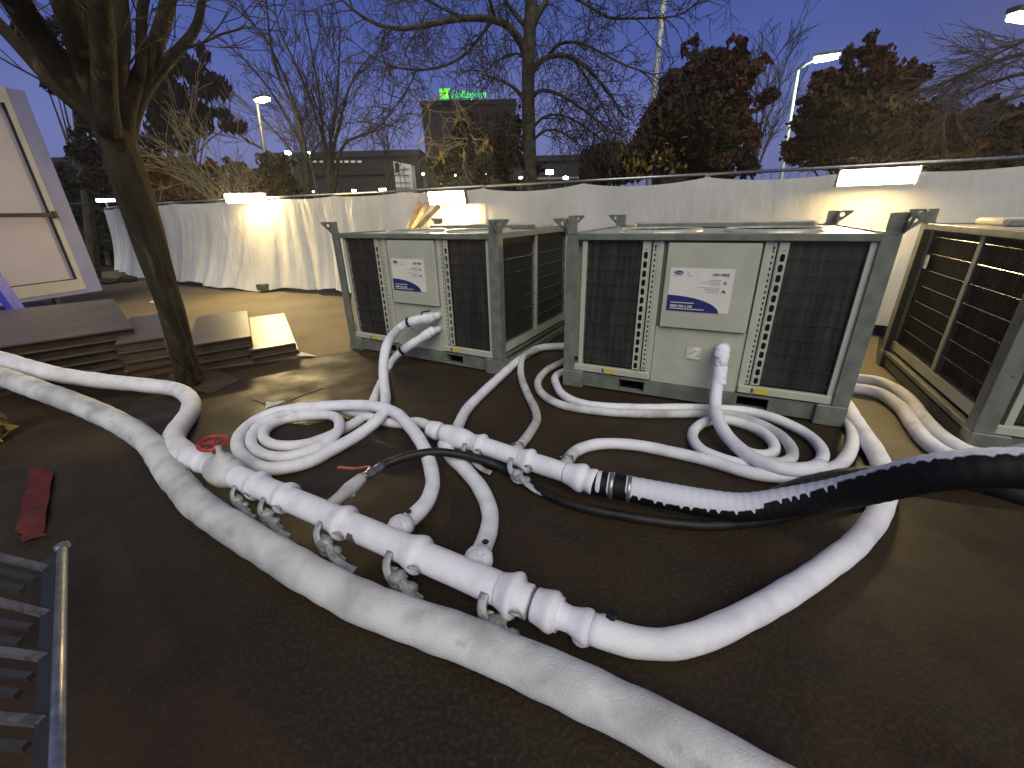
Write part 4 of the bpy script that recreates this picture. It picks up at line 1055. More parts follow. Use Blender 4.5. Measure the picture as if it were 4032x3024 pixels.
# yellow leaves at left edge
def leaf_cloud(mb, clumps, size, n, elong=1.6, droop=0.0, rng=RNG, jitter=1.0):
    """clumps: (centre, (rx, ry, rz)); scattered small leaf faces"""
    vols = np.array([c[1][0] * c[1][1] * c[1][2] for c in clumps]) ** 0.67; cnt = (vols / vols.sum() * n).astype(int) + 1
    for (c, r), k in zip(clumps, cnt):
        q = rng.normal(size=(k, 3)) * 0.52
        P_ = np.array(c) + q * np.array(r)
        d = rng.normal(size=(k, 3)); d[:, 2] -= droop * 2.2; d /= np.linalg.norm(d, axis=1)[:, None]
        e = np.cross(d, rng.normal(size=(k, 3))); e /= np.linalg.norm(e, axis=1)[:, None]
        s = size * (0.6 + 0.8 * rng.random((k, 1)))
        a = P_ - d * s * elong / 2; b = P_ + d * s * elong / 2; nrm = np.cross(d, e) * s * .18
        l = P_ + e * s * .5 + nrm; rr = P_ - e * s * .5 + nrm
        n0 = len(mb.v)
        for i in range(k):
            mb.v += [tuple(a[i]), tuple(l[i]), tuple(b[i]), tuple(rr[i])]
            mb.f += [(n0 + 4 * i, n0 + 4 * i + 1, n0 + 4 * i + 2), (n0 + 4 * i, n0 + 4 * i + 2, n0 + 4 * i + 3)]; mb.m += [0, 0]
c = G(-12, 925, .10); m = MB(); leaf_cloud(m, [(c, (.10, .12, .14)), (c + Vector((-.1, .05, .15)), (.08, .1, .1)), (c + Vector((-.05, -.1, -.04)), (.1, .1, .07))], .07, 45)
tree = thing('potted_shrub', 'small yellowing leafy shrub at the left edge below the big hoses', 'shrub', (c.x - .1, c.y, 0))
m.build('leaves', M_leafy, tree, (c.x - .1, c.y, 0)); m = MB(); m.tube([(c.x - .1, c.y, 0), (c.x - .08, c.y, .12), tuple(c)], .01, 6); m.build('stem', M_twig, tree, (c.x - .1, c.y, 0))

# ================================================================== TREES
def branch_tube(mb, P_, r0, r1, k=8, wob=0.0):
    n = len(P_); mb.tube(P_, [r0 + (r1 - r0) * i / (n - 1) for i in range(n)], k, cap=True)
def grow(mb, p, d, length, r, lvl, prm, rnd):
    """recursive twigs as thin tapered tubes"""
    seg = prm['seg']; n = max(2, int(length / seg)); pts_ = [p.copy()]; dd = d.copy()
    for i in range(n):
        dd = (dd + Vector((rnd.gauss(0, prm['wig']), rnd.gauss(0, prm['wig']), rnd.gauss(0, prm['wig']) + prm['grav'][min(lvl, len(prm['grav']) - 1)]))).normalized()
        pts_.append(pts_[-1] + dd * (length / n))
    mb.tube(pts_, [max(r * (1 - .8 * i / n), prm['rmin']) for i in range(n + 1)], 4 if lvl < 1 else 3, cap=False)
    if lvl >= prm['levels']: return
    for c in range(prm['kids'][min(lvl, len(prm['kids']) - 1)]):
        f = rnd.uniform(.2, 1.0); i = min(int(f * n), n - 1); q = pts_[i].lerp(pts_[i + 1], f * n - i)
        base = (pts_[i + 1] - pts_[i]).normalized(); sd = Vector((rnd.gauss(0, 1), rnd.gauss(0, 1), rnd.gauss(0, 1))); sd = (sd - base * sd.dot(base)).normalized()
        a = math.radians(rnd.uniform(*prm['ang'])); nd = (base * math.cos(a) + sd * math.sin(a)).normalized()
        grow(mb, q, nd, length * rnd.uniform(*prm['len']), r * prm['rr'], lvl + 1, prm, rnd)
def limb(mb, tw, uvy, w0, w1, prm, rnd, every=0.5, tl=1.2, tr=None, k=8, lvl=0, start=0.15):
    P_ = catmull([Y(u, v, y) for u, v, y in uvy], 0.25); n = len(P_)
    mb.tube(P_, [w0 + (w1 - w0) * i / (n - 1) for i in range(n)], k)
    L = 0
    for i in range(1, n):
        L += (P_[i] - P_[i - 1]).length
        f = i / n
        if f < start: continue
        while L > every:
            L -= every; base = (P_[i] - P_[i - 1]).normalized(); sd = Vector((rnd.gauss(0, 1), rnd.gauss(0, 1), rnd.gauss(0, 1))); sd = (sd - base * sd.dot(base)).normalized()
            a = math.radians(rnd.uniform(*prm['ang'])); nd = (base * math.cos(a) + sd * math.sin(a)).normalized()
            grow(tw, P_[i], nd, tl * rnd.uniform(.6, 1.3) * (1 - .35 * f), (tr or w1 * .7), lvl, prm, rnd)
    return P_
def tree_thing(name, label, cat, base, group=None): return thing(name, label, cat, tuple(base), group=group)

# leaning tree at left
rnd = random.Random(5)
base = G(415, 835); t = tree_thing('leaning_tree', 'big leaning bare tree with forked trunk beside the board stacks', 'tree', base)
TR = catmull([G(418, 842, -.05), G(414, 828, .0), Y(392, 760, 3.95), Y(368, 670, 3.92), Y(343, 592, 3.9), Y(302, 458, 3.88), Y(275, 384, 3.85), Y(255, 320, 3.85), Y(232, 262, 3.85), Y(208, 200, 3.8), Y(187, 130, 3.75), Y(178, 89, 3.65), Y(150, 20, 3.5), Y(134, -30, 3.5)], .08)
n = len(TR); m = MB(); rr = []
for i in range(n):
    f = i / n; r0 = np.interp(f, [0, .04, .12, .35, .5, .62, .75, 1], [.155, .118, .102, .102, .125, .128, .112, .085])
    def fn(a, r0=r0, f=f): return r0 * (1 + .10 * math.sin(3 * a + 2.2 * f) * 1 + .06 * math.sin(5 * a + 9 * f) + .03 * math.sin(9 * a + 25 * f))
    rr.append(fn)
m.tube(TR, rr, 30); m.build('trunk', M_bark, t, tuple(base), smooth=True)
prm = dict(seg=.18, wig=.13, grav=[.12, .05, .0], rmin=.0035, levels=2, kids=[4, 3], ang=(25, 60), len=(.45, .7), rr=.5)
lm = MB(); tw = MB()
limbs = [([(252, 330, 3.82), (236, 285, 3.82), (205, 235, 3.8), (158, 185, 3.75), (95, 95, 3.6), (30, -5, 3.4), (-20, -80, 3.3)], 0.0987, 0.0765),
         ([(250, 310, 3.8), (215, 262, 3.78), (143, 212, 3.7), (100, 165, 3.7), (60, 119, 3.7), (0, 54, 3.7), (-60, -10, 3.7)], 0.0569, 0.0360),
         ([(262, 340, 3.88), (250, 250, 3.9), (255, 175, 3.9), (268, 89, 3.9), (260, 0, 3.9), (255, -40, 3.9)], 0.0645, 0.0450),
         ([(272, 370, 3.88), (265, 300, 3.9), (268, 240, 3.9), (289, 185, 4.0), (320, 140, 4.1), (345, 80, 4.2), (366, 0, 4.3), (370, -40, 4.3)], 0.0759, 0.0495),
         ([(276, 380, 3.92), (275, 290, 3.95), (298, 223, 4.0), (327, 172, 4.1), (387, 104, 4.2), (422, 74, 4.3), (433, 30, 4.3), (440, -20, 4.3)], 0.0569, 0.0252),
         ([(300, 178, 4.0), (310, 110, 4.0), (300, 50, 4.0), (315, -20, 4.0)], 0.0379, 0.0315),
         ([(238, 290, 3.75), (225, 215, 3.7), (225, 120, 3.6), (222, 50, 3.5), (210, -30, 3.4)], 0.0759, 0.0630),
         ([(402, 98, 4.2), (440, 99, 4.3), (476, 68, 4.4), (506, 71, 4.4), (530, 54, 4.4)], 0.0122, 0.0054)]
for L_, w0, w1 in limbs: limb(lm, tw, L_, w0, w1, prm, rnd, every=.34, tl=.85, tr=.009, k=14, start=.3)
lm.build('limb', M_bark, t, tuple(base), smooth=True); tw.build('twigs', M_bark2, t, tuple(base))

# dark leafy tree behind the leaning one
def cl(u, v, y, pu, pv=None, dy=None):
    w = wpx(u, v, y, pu); h = wpx(u, v, y, pv or pu); return (Y(u, v, y), (w, dy or w, h))
def crown(name, label, cat, base, clumps, n, size, mat_, trunk=None, droop=0.0, elong=1.6, group=None, extra=None):
    t = tree_thing(name, label, cat, base, group)
    def frag(cs, k=16):
        out = []
        for c_, r_ in cs:
            for _ in range(k):
                d_ = Vector((random.gauss(0, .5), random.gauss(0, .5), random.gauss(0, .5)))
                f_ = random.uniform(.16, .45); out.append((Vector(c_) + Vector((d_.x * r_[0], d_.y * r_[1], d_.z * r_[2])), (r_[0] * f_, r_[1] * f_, r_[2] * f_)))
        return out
    m = MB(); leaf_cloud(m, frag(clumps), size, n, elong, droop); m.build('leaves', mat_, t, tuple(base))
    m = MB(); top = sum((c[0] for c in clumps), Vector()) / len(clumps)
    b_ = Vector(base); m.tube([b_, b_.lerp(top, .5) + Vector((.05, 0, 0)), top], [trunk or .1, (trunk or .1) * .8, .03], 8)
    for c_, r_ in clumps:
        s_ = b_.lerp(top, random.uniform(.35, .9)); mid_ = s_.lerp(c_, .5) + Vector((0, 0, .1)); m.tube([s_, mid_, c_ + Vector((0, 0, r_[2] * .5))], [(trunk or .1) * .35, .02, .008], 5)
    m.build('trunk', M_bark2, t, tuple(base))
    if extra:
        for (cl2, n2, s2, mt2, nm) in extra: m = MB(); leaf_cloud(m, frag(cl2) if len(cl2) < 5 and n2 > 1000 else cl2, s2, n2, elong, droop); m.build(nm, mt2, t, tuple(base))
    return t
b = Y(390, 420, 13.2); b.z = 0
crown('drooping_leaf_tree', 'dark tree with drooping leaves right behind the leaning trunk', 'tree', b,
      [cl(u, v, 13.2 + q, pu * 1.15, pv * .8) for u, v, pu, pv, q in ((395, 145, 40, 18, 0), (445, 172, 30, 18, .3), (350, 190, 34, 30, -.2), (400, 222, 40, 16, 0), (450, 245, 30, 14, .4), (345, 245, 26, 30, 0), (375, 275, 34, 14, .2), (468, 195, 16, 18, .3), (420, 265, 40, 12, .5), (330, 130, 20, 20, 0), (440, 120, 14, 16, 0), (360, 310, 40, 14, 0), (500, 275, 24, 8, 0))], 3200, .095, M_leafd, .05, droop=1.0, elong=3.2)
b = Y(150, 470, 12); b.z = 0
crown('leafy_tree', 'dark leafy tree between the trailer and the leaning trunk', 'tree', b,
      [cl(150, 130, 12, 30, 30), cl(110, 90, 12, 34, 26), cl(60, 70, 12.5, 40, 26), cl(170, 200, 12, 22, 28), cl(190, 260, 12, 20, 26), cl(120, 180, 12.4, 18, 20), cl(180, 330, 12, 30, 30), cl(210, 390, 12, 30, 26), cl(150, 390, 12.4, 26, 22), cl(240, 330, 12.2, 24, 30)], 3600, .10, M_leafd, .14, droop=.4)

# orange/brown shrub and twiggy shrub in lamplit colour behind the left fence
b = Y(360, 440, 13.5); b.z = 0
crown('orange_shrub', 'orange leaved shrub above the fence just right of the leaning trunk', 'shrub', b,
      [cl(345, 360, 13.5, 22, 22), cl(365, 380, 13.5, 22, 22), cl(340, 400, 13.5, 24, 24), cl(385, 405, 13.4, 26, 20), cl(420, 415, 13.2, 22, 14), cl(325, 370, 13.6, 16, 26), cl(395, 360, 13.6, 30, 20)], 1500, .13, M_leafo, .06, droop=.8, elong=2.2)
rnd = random.Random(21)
b = Y(480, 430, 12.3); b.z = 0; t = tree_thing('twiggy_shrub', 'pale twiggy shrub lit yellow behind the leftmost floodlight', 'shrub', b)
m = MB(); prm2 = dict(seg=.2, wig=.12, grav=[.02, .01, 0], rmin=.006, levels=2, kids=[5, 3], ang=(15, 40), len=(.35, .6), rr=.6)
for (u0, v0, u1, v1) in ((500, 425, 350, 290), (505, 425, 375, 305), (510, 425, 395, 285), (515, 425, 430, 300), (520, 425, 470, 290), (525, 425, 500, 320), (495, 425, 345, 330), (505, 425, 365, 345), (530, 425, 540, 330), (490, 425, 400, 340), (500, 420, 440, 330)):
    a, c = Y(u0, v0 + 15, 12.0 + rnd.uniform(-.5, .5)), Y(u1, v1, 12.0 + rnd.uniform(-.9, .9)); a.z = max(0.3, a.z - .6)
    grow(m, a, (c - a).normalized(), (c - a).length, .014, 0, prm2, rnd)
m.build('branches', M_twigp, t, tuple(b)); m = MB(); m.tube([b, b + Vector((0, 0, 1.2))], .05, 8); m.build('stem', M_bark2, t, tuple(b))
b = Y(560, 430, 14.5); b.z = 0
crown('brown_shrub', 'dim brown shrub above the fence right of the leftmost floodlight', 'shrub', b,
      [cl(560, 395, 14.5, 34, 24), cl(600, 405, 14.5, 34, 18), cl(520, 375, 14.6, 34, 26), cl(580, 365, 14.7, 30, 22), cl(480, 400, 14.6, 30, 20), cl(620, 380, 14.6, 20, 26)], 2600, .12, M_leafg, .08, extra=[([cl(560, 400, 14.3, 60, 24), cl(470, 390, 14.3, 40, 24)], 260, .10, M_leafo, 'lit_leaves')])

# multi-stemmed bare trees
def bare_multi(label, base, stems, y, w, seedn, tl=1.6, every=.45, matn=None):
    rnd = random.Random(seedn); t = tree_thing('bare_tree', label, 'tree', base, 'bare trees behind the fence')
    lm, tw = MB(), MB(); prm_ = dict(seg=.35, wig=.10, grav=[.05, .03, .01], rmin=.008, levels=2, kids=[5, 3], ang=(14, 42), len=(.4, .65), rr=.55)
    for st in stems: limb(lm, tw, [(u, v, y + dy_) for (u, v), dy_ in zip(st, np.linspace(0, rnd.uniform(-.8, .8), len(st)))], w, w * .25, prm_, rnd, every=every, tl=tl, tr=.018, k=6, start=.12)
    lm.build('stem', M_bark2, t, tuple(base), smooth=True); tw.build('twigs', M_twig, t, tuple(base))
b = Y(655, 420, 17); b.z = 0
bare_multi('tall fan of thin bare stems right of the warm street lamp', b, [[(668, 440), (663, 342), (638, 238), (593, 149), (575, 0), (570, -30)], [(668, 440), (655, 300), (640, 235), (615, 165), (590, 110), (560, 60)], [(672, 440), (660, 330), (640, 290), (600, 220), (550, 150), (520, 120)], [(665, 440), (640, 340), (610, 300), (580, 270), (550, 240)], [(660, 440), (620, 360), (570, 320), (520, 300), (490, 240)]], 17, .085, 31)
b = Y(712, 420, 16); b.z = 0
bare_multi('bare tree with steep forked stems in front of the dark low building', b, [[(716, 440), (706, 327), (677, 238), (645, 150), (600, 60), (590, -20)], [(716, 440), (712, 320), (727, 223), (733, 119), (735, 60)], [(720, 440), (718, 336), (733, 268), (757, 178), (781, 143), (800, 120)], [(716, 440), (700, 320), (690, 200), (672, 110), (665, 60)], [(720, 430), (740, 310), (800, 290), (850, 240)]], 16, .075, 32)
b = Y(838, 420, 20); b.z = 0
bare_multi('small thin bare tree beside the white facade', b, [[(838, 440), (835, 335), (850, 290), (862, 250)], [(838, 440), (836, 340), (820, 290), (800, 270)], [(836, 440), (838, 330), (838, 270)]], 20, .05, 33, tl=1.2, every=.8)
b = Y(1630, 380, 18); b.z = 0
bare_multi('bare upright tree between the two brown leafed trees', b, [[(1625, 390), (1640, 300), (1655, 210), (1665, 130)], [(1625, 390), (1650, 280), (1680, 200), (1700, 130)], [(1625, 390), (1635, 250), (1630, 160)], [(1630, 380), (1670, 280), (1690, 230)]], 18, .05, 34, tl=1.7, every=.4)

# the big central bare tree with weeping twigs
rnd = random.Random(9)
b = Y(1146, 420, 10.6); b.z = 0
t = tree_thing('weeping_tree', 'tall bare tree with arching limbs and hanging twigs behind the chillers', 'tree', b)
prm3 = dict(seg=.16, wig=.20, grav=[-.10, -.13, -.10], rmin=.0050, levels=2, kids=[5, 3], ang=(30, 80), len=(.42, .7), rr=.55)
yy = 10.6
lm, tw = MB(), MB()
TRK = catmull([b, Y(1146, 400, yy), Y(1143, 300, yy), Y(1140, 200, yy), Y(1141, 120, yy), Y(1146, 50, yy), Y(1150, -60, yy)], .3); n = len(TRK)
m = MB(); m.tube(TRK, [.17 * (1 - .3 * i / n) for i in range(n)], 16); m.build('trunk', M_bark2, t, tuple(b), smooth=True)
CL = [([(1142, 150), (1132, 92), (1099, 54), (1069, 39), (995, 36), (906, 60), (846, 65), (787, 45), (739, 0)], .09, .02, -1.2),
      ([(1140, 250), (1132, 205), (1105, 184), (1070, 168), (1040, 160)], .05, .012, -.8),
      ([(1069, 39), (1054, 54), (1025, 98), (995, 131), (935, 152), (890, 152), (831, 143), (787, 110)], .04, .012, -1.0),
      ([(895, 150), (900, 158), (870, 214), (825, 265), (801, 274)], .02, .007, -1.4),
      ([(1143, 170), (1160, 135), (1186, 119), (1231, 116), (1276, 149), (1320, 208), (1350, 253)], .07, .02, -.8),
      ([(1144, 240), (1150, 205), (1166, 190), (1216, 202), (1261, 238), (1320, 283)], .055, .015, -.6),
      ([(1186, 119), (1200, 100), (1216, 89), (1261, 89), (1305, 119), (1350, 143), (1410, 161)], .04, .012, -1.3),
      ([(1146, 80), (1151, 48), (1170, 20), (1186, -10)], .08, .05, 0),
      ([(1200, -20), (1264, 0), (1290, 30), (1330, 45), (1365, 36), (1439, 42), (1484, 30), (1515, -5)], .035, .010, -1.5),
      ([(1140, 60), (1110, 30), (1085, -10)], .06, .04, .5),
      ([(1069, 39), (1060, 10), (1050, -30)], .04, .03, -.6),
      ([(995, 36), (960, 20), (900, -10), (860, -30)], .03, .012, -.9),
      ([(1140, 330), (1120, 290), (1080, 275), (1040, 285), (1010, 300)], .035, .010, -.6),
      ([(1142, 320), (1165, 280), (1200, 275), (1240, 300), (1270, 330)], .035, .010, -.4),
      ([(1143, 290), (1165, 250), (1210, 240), (1260, 270), (1310, 310)], .04, .012, -.5),
      ([(1231, 116), (1262, 160), (1300, 220), (1330, 290)], .03, .012, -.3),
      ([(1142, 130), (1120, 110), (1090, 120), (1060, 140), (1040, 170)], .03, .01, .4)]
for L_, w0, w1, dy_ in CL:
    ys = np.linspace(0, dy_, len(L_)); limb(lm, tw, [(u, v, yy + y_) for (u, v), y_ in zip(L_, ys)], w0, w1, prm3, rnd, every=.125, tl=1.0, tr=.012, k=7, start=.1)
lm.build('limb', M_bark2, t, tuple(b), smooth=True); tw.build('twigs', M_twig, t, tuple(b))

# lit twigs of a low bush just behind the centre floodlight
rnd = random.Random(3)
b = Y(1000, 420, 8.9); b.z = 0; t = tree_thing('lit_bush', 'low bare bush lit yellow above the centre floodlight', 'bush', b)
m = MB(); prm4 = dict(seg=.07, wig=.20, grav=[-.03, -.02, 0], rmin=.003, levels=2, kids=[3, 2], ang=(25, 70), len=(.35, .6), rr=.6)
for (u0, v0, u1, v1, l) in ((1010, 300, 935, 285, 1), (1005, 310, 925, 310, 1), (1000, 305, 950, 330, 1), (1020, 300, 1060, 290, 1), (985, 300, 950, 290, 1), (1010, 300, 1000, 345, 1), (1020, 305, 1045, 335, 1), (1000, 310, 935, 322, 1), (965, 200, 820, 255, 1), (965, 200, 900, 252, 1), (975, 200, 1010, 275, 1), (980, 205, 985, 280, 1), (1015, 290, 1040, 310, 1)):
    a, c = Y(u0, v0, 8.6 + rnd.uniform(-.2, .3)), Y(u1, v1, 8.4 + rnd.uniform(-.3, .5)); grow(m, a, (c - a).normalized(), (c - a).length * 1.1, .010, 0, prm4, rnd)
m.build('twigs', M_twigp, t, tuple(b))
m = MB(); P_ = catmull([b, Y(1005, 380, 8.8), Y(1010, 300, 8.7), Y(985, 240, 8.7), Y(968, 200, 8.7)], .1); m.tube(P_, [.035 * (1 - .6 * i / len(P_)) for i in range(len(P_))], 8); m.build('stem', M_bark2, t, tuple(b), smooth=True)
m = MB(); leaf_cloud(m, [cl(1050, 310, 8.6, 8, 12), cl(955, 335, 8.5, 4, 12), cl(1000, 335, 8.5, 5, 8)], .05, 40, 2, 1.0); m.build('leaves', M_leafy, t, tuple(b))

# brown leafed trees on the right
b = Y(1540, 400, 11.5); b.z = 0
c4 = [cl(1540, 130, 11.5, 36, 24), cl(1585, 125, 11.5, 28, 24), cl(1500, 165, 11.4, 40, 22), cl(1570, 175, 11.4, 44, 26), cl(1470, 200, 11.5, 40, 26), cl(1540, 215, 11.3, 50, 30), cl(1430, 235, 11.5, 36, 24), cl(1500, 250, 11.3, 50, 30), cl(1590, 240, 11.5, 34, 30), cl(1415, 280, 11.5, 36, 26), cl(1480, 300, 11.2, 50, 28), cl(1560, 300, 11.3, 44, 30), cl(1610, 290, 11.5, 30, 24), cl(1420, 330, 11.4, 40, 26), cl(1500, 350, 11.2, 56, 26), cl(1580, 350, 11.3, 46, 26), cl(1650, 215, 11.6, 18, 12), cl(1670, 205, 11.6, 10, 8), cl(1480, 105, 11.6, 8, 12), cl(1500, 90, 11.6, 6, 8), cl(1600, 95, 11.6, 10, 12), cl(1640, 140, 11.5, 20, 10), cl(1620, 175, 11.5, 14, 10)]
crown('brown_leaf_tree', 'tall brown leafed tree above the fence behind the middle chiller', 'tree', b, c4, 30000, .085, M_leafr, .16, droop=.5, elong=1.5,
      extra=[([cl(1500, 280, 11.0, 90, 80), cl(1460, 330, 11.0, 60, 40)], 9000, .08, M_leafg, 'olive_leaves'), ([cl(1475, 282, 10.8, 22, 18), cl(1500, 310, 10.8, 16, 20), cl(1440, 340, 10.8, 40, 26), cl(1520, 320, 10.8, 14, 14)], 240, .085, M_leafy, 'yellow_leaves')])
b = Y(1860, 380, 10); b.z = 0
c5 = [cl(1850, 150, 10, 44, 26), cl(1900, 170, 10, 44, 28), cl(1800, 190, 10, 40, 28), cl(1950, 200, 10, 34, 28), cl(1860, 215, 9.9, 60, 34), cl(1770, 240, 10, 36, 28), cl(1930, 250, 9.9, 44, 30), cl(1830, 270, 9.8, 56, 34), cl(1740, 290, 10, 30, 26), cl(1900, 300, 9.8, 60, 30), cl(1790, 320, 9.9, 46, 28), cl(1970, 300, 9.9, 36, 30), cl(1720, 330, 10, 26, 20), cl(1880, 345, 9.8, 80, 20), cl(1880, 95, 10.1, 8, 18), cl(1920, 130, 10.1, 8, 14), cl(1965, 150, 10.1, 10, 16), cl(1830, 115, 10.1, 8, 14), cl(1990, 165, 10.1, 14, 8), cl(1780, 160, 10.1, 16, 10)]
crown('brown_leaf_tree', 'spreading brown leafed tree behind the big right floodlight', 'tree', b, c5, 28000, .078, M_leafr, .15, droop=-.2, elong=1.7,
      extra=[([cl(1880, 290, 9.7, 110, 60), cl(1850, 230, 9.8, 70, 50)], 8000, .075, M_leafg, 'olive_leaves')])
b = Y(1320, 400, 11); b.z = 0
crown('yellow_leaf_shrub', 'shrub with hanging yellow leaves above the fence left of the brown leafed tree', 'shrub', b, [cl(1300, 340, 11, 34, 30), cl(1340, 345, 11, 34, 34), cl(1290, 370, 11, 30, 20), cl(1370, 350, 11, 30, 34), cl(1340, 375, 11, 50, 18)], 3200, .13, M_leafg, .08, droop=1, elong=2,
      extra=[([cl(1335, 350, 10.8, 34, 36), cl(1375, 355, 10.8, 30, 26), cl(1283, 350, 10.8, 5, 30)], 380, .085, M_leafy, 'yellow_leaves')])
b = Y(1060, 400, 12); b.z = 0
crown('dark_shrub', 'dim olive shrub against the dark tower', 'shrub', b, [cl(1040, 330, 12, 50, 50), cl(1090, 340, 12, 50, 50), cl(1070, 280, 12.2, 44, 44), cl(980, 360, 12, 50, 30), cl(1115, 300, 12, 20, 40), cl(1000, 320, 12, 40, 40)], 4200, .10, M_leafg, .08)
# far right brown thicket and windblown willow
hd = MB(); cls = []
for i in range(16):
    u = 2000 + i * 22; cls += [cl(u, 290 + 6 * math.sin(i), 9.5, 34, 34), cl(u, 330, 9.2, 34, 30)]
b = Y(2130, 380, 9.4); b.z = 0
crown('brown_thicket', 'low brown thicket above the fence at the right edge', 'thicket', b, cls, 15000, .13, M_leafg, .08, extra=[(cls, 5000, .12, M_leafr, 'brown_leaves')])
rnd = random.Random(77)
b = Y(2300, 300, 9); b.z = 0; t = tree_thing('willow_tree', 'windblown fine twigged tree reaching in at the right edge', 'tree', b)
lm, tw = MB(), MB(); prm5 = dict(seg=.25, wig=.09, grav=[-.03, -.03, -.02], rmin=.005, levels=2, kids=[6, 4], ang=(10, 34), len=(.45, .75), rr=.6)
TRK = catmull([b, Y(2300, 250, 9), Y(2310, 120, 9), Y(2330, 0, 9)], .3); m = MB(); m.tube(TRK, .16, 12); m.build('trunk', M_bark2, t, tuple(b), smooth=True)
for L_ in ([(2320, 100), (2230, 110), (2150, 130), (2080, 160), (2010, 190), (1990, 195)], [(2320, 150), (2220, 150), (2130, 180), (2060, 215), (2015, 230)], [(2310, 190), (2210, 200), (2130, 230), (2080, 260)], [(2320, 60), (2240, 75), (2160, 110), (2100, 150)], [(2310, 230), (2220, 235), (2150, 260)]):
    limb(lm, tw, [(u, v, 9 + (2300 - u) * .001) for u, v in L_], .05, .010, prm5, rnd, every=.16, tl=1.1, tr=.010, k=6, start=.05)
lm.build('limb', M_bark2, t, tuple(b), smooth=True); tw.build('twigs', M_twig, t, tuple(b))

# ================================================================== BACKGROUND BUILDINGS
def block_building(name, label, u0, u1, vt, y, depth, mt, windows=None, cat='building', base_z=0.0):
    p0, p1 = Y(u0, vt, y), Y(u1, vt, y); z = (p0.z + p1.z) / 2
    t = thing(name, label, cat, (p0.x, y, 0)); off = (p0.x, y, 0)
    m = MB(); m.box(p0.x, p1.x, y, y + depth, 0, z); m.build('wall', mt, t, off)
    m = MB(); m.box(p0.x - .15, p1.x + .15, y - .15, y + depth, z + .003, z + .35); m.build('roof', mt, t, off)
    return t, off, p0, p1, z
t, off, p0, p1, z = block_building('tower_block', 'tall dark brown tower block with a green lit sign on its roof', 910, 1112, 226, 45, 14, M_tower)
for r_ in range(8):
    for c_ in range(6):
        x = p0.x + .8 + c_ * 1.25; zz_ = 1.2 + r_ * 1.15
        if zz_ + .7 > z: continue
        m = MB(); m.box(x, x + .7, 44.96, 44.99, zz_, zz_ + .7); m.build('window', mat('dark_window', (0.02, 0.018, 0.02), 0.2), t, off)
# sign: square emblem and lettering (lit), a thing of its own on the roof
s0, s1 = Y(951, 216, 44.4), Y(971, 191, 44.4)
sg = thing('roof_sign', 'green lit roof sign with square emblem on the tower block', 'sign', (s0.x, 44.4, z + .36)); so = (s0.x, 44.4, z + .36)
m = MB(); m.box(s0.x, s1.x, 44.4, 44.55, s0.z + .1, s1.z); m.build('emblem', M_green, sg, so)
m = MB(); w_ = s1.x - s0.x; h_ = s1.z - s0.z - .1; zb_ = s0.z + .1
m.beam((s0.x + w_ * .25, 44.38, zb_ + h_ * .12), (s0.x + w_ * .32, 44.38, zb_ + h_ * .9), .16, .06, up=(0, 1, 0)); m.beam((s0.x + w_ * .68, 44.38, zb_ + h_ * .12), (s0.x + w_ * .75, 44.38, zb_ + h_ * .9), .16, .06, up=(0, 1, 0)); m.beam((s0.x + w_ * .1, 44.37, zb_ + h_ * .42), (s0.x + w_ * .92, 44.37, zb_ + h_ * .58), .14, .06, up=(0, 1, 0))
m.build('emblem_letter', M_greenl, sg, so)
tm = text_mesh('Holiday Inn', .78, M_green, 'lettering', sg, (Y(975, 214, 44.4).x - s0.x, 0, Y(975, 212, 44.4).z - z - .36), shear=.35, bold=.012, sx_=.86)
m = MB(); m.beam((s0.x, 44.7, z + .36), (s0.x, 44.7, s1.z), .08); m.beam((s0.x + 3.4, 44.7, z + .36), (s0.x + 3.4, 44.7, s1.z - .3), .08); m.beam((s0.x, 44.7, s0.z + .15), (s0.x + 3.5, 44.7, s0.z + .15), .06); m.build('frame', M_pole, sg, so)
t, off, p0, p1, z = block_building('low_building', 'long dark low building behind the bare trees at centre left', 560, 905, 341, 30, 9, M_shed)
m = MB(); 
for i in range(9):
    a = Y(660 + i * 14, 349, 29.8); m.box(a.x, a.x + .24, 29.8, 29.9, a.z - .05, a.z + .05)
m.build('strip_light', mat('dim_strip', (.3, .28, .22), .5, emit=(1, .9, .7), estr=.35), t, off)
m = MB(); a = Y(600, 368, 29.9); c = Y(850, 374, 29.9); m.box(a.x, c.x, 29.85, 29.95, c.z - .05, a.z); m.build('canopy', mat('very_dark', (.008, .008, .008), .8), t, off)
a, c = Y(849, 348, 27), Y(888, 412, 27)
t = thing('gridded_facade', 'pale gridded facade beside the dark tower, seen through twigs', 'facade', (a.x, 27, 0)); off = (a.x, 27, 0)
a2 = Y(888, 356, 27); z0 = 0
m = MB(); m.add([(a.x, 27, z0), (c.x + .1, 27, z0), (a2.x, 27, a2.z), (a.x, 27, a.z), (a.x, 28, z0), (c.x + .1, 28, z0), (a2.x, 28, a2.z), (a.x, 28, a.z)], [(0, 1, 2, 3), (7, 6, 5, 4), (0, 4, 5, 1), (1, 5, 6, 2), (2, 6, 7, 3), (3, 7, 4, 0)]); m.build('wall', M_bill, t, off)
for f in (.33, .66):
    x = a.x + (c.x - a.x) * f; m = MB(); m.box(x, x + .03, 26.95, 26.99, 0.2, a.z - .3); m.build('mullion', M_pole, t, off)
for v_ in (367, 380, 396, 407):
    q = Y(850, v_, 27); m = MB(); m.box(a.x, c.x, 26.93, 26.97, q.z, q.z + .04); m.build('transom', M_pole, t, off)
q = Y(853, 352, 27); m = MB(); m.box(q.x, q.x + .22, 26.92, 26.95, q.z - .5, q.z); m.build('window', M_dark, t, off)
t, off, p0, p1, z = block_building('low_building', 'dark low building right of the central tree with lit strips', 1110, 1300, 348, 32, 9, M_shed)
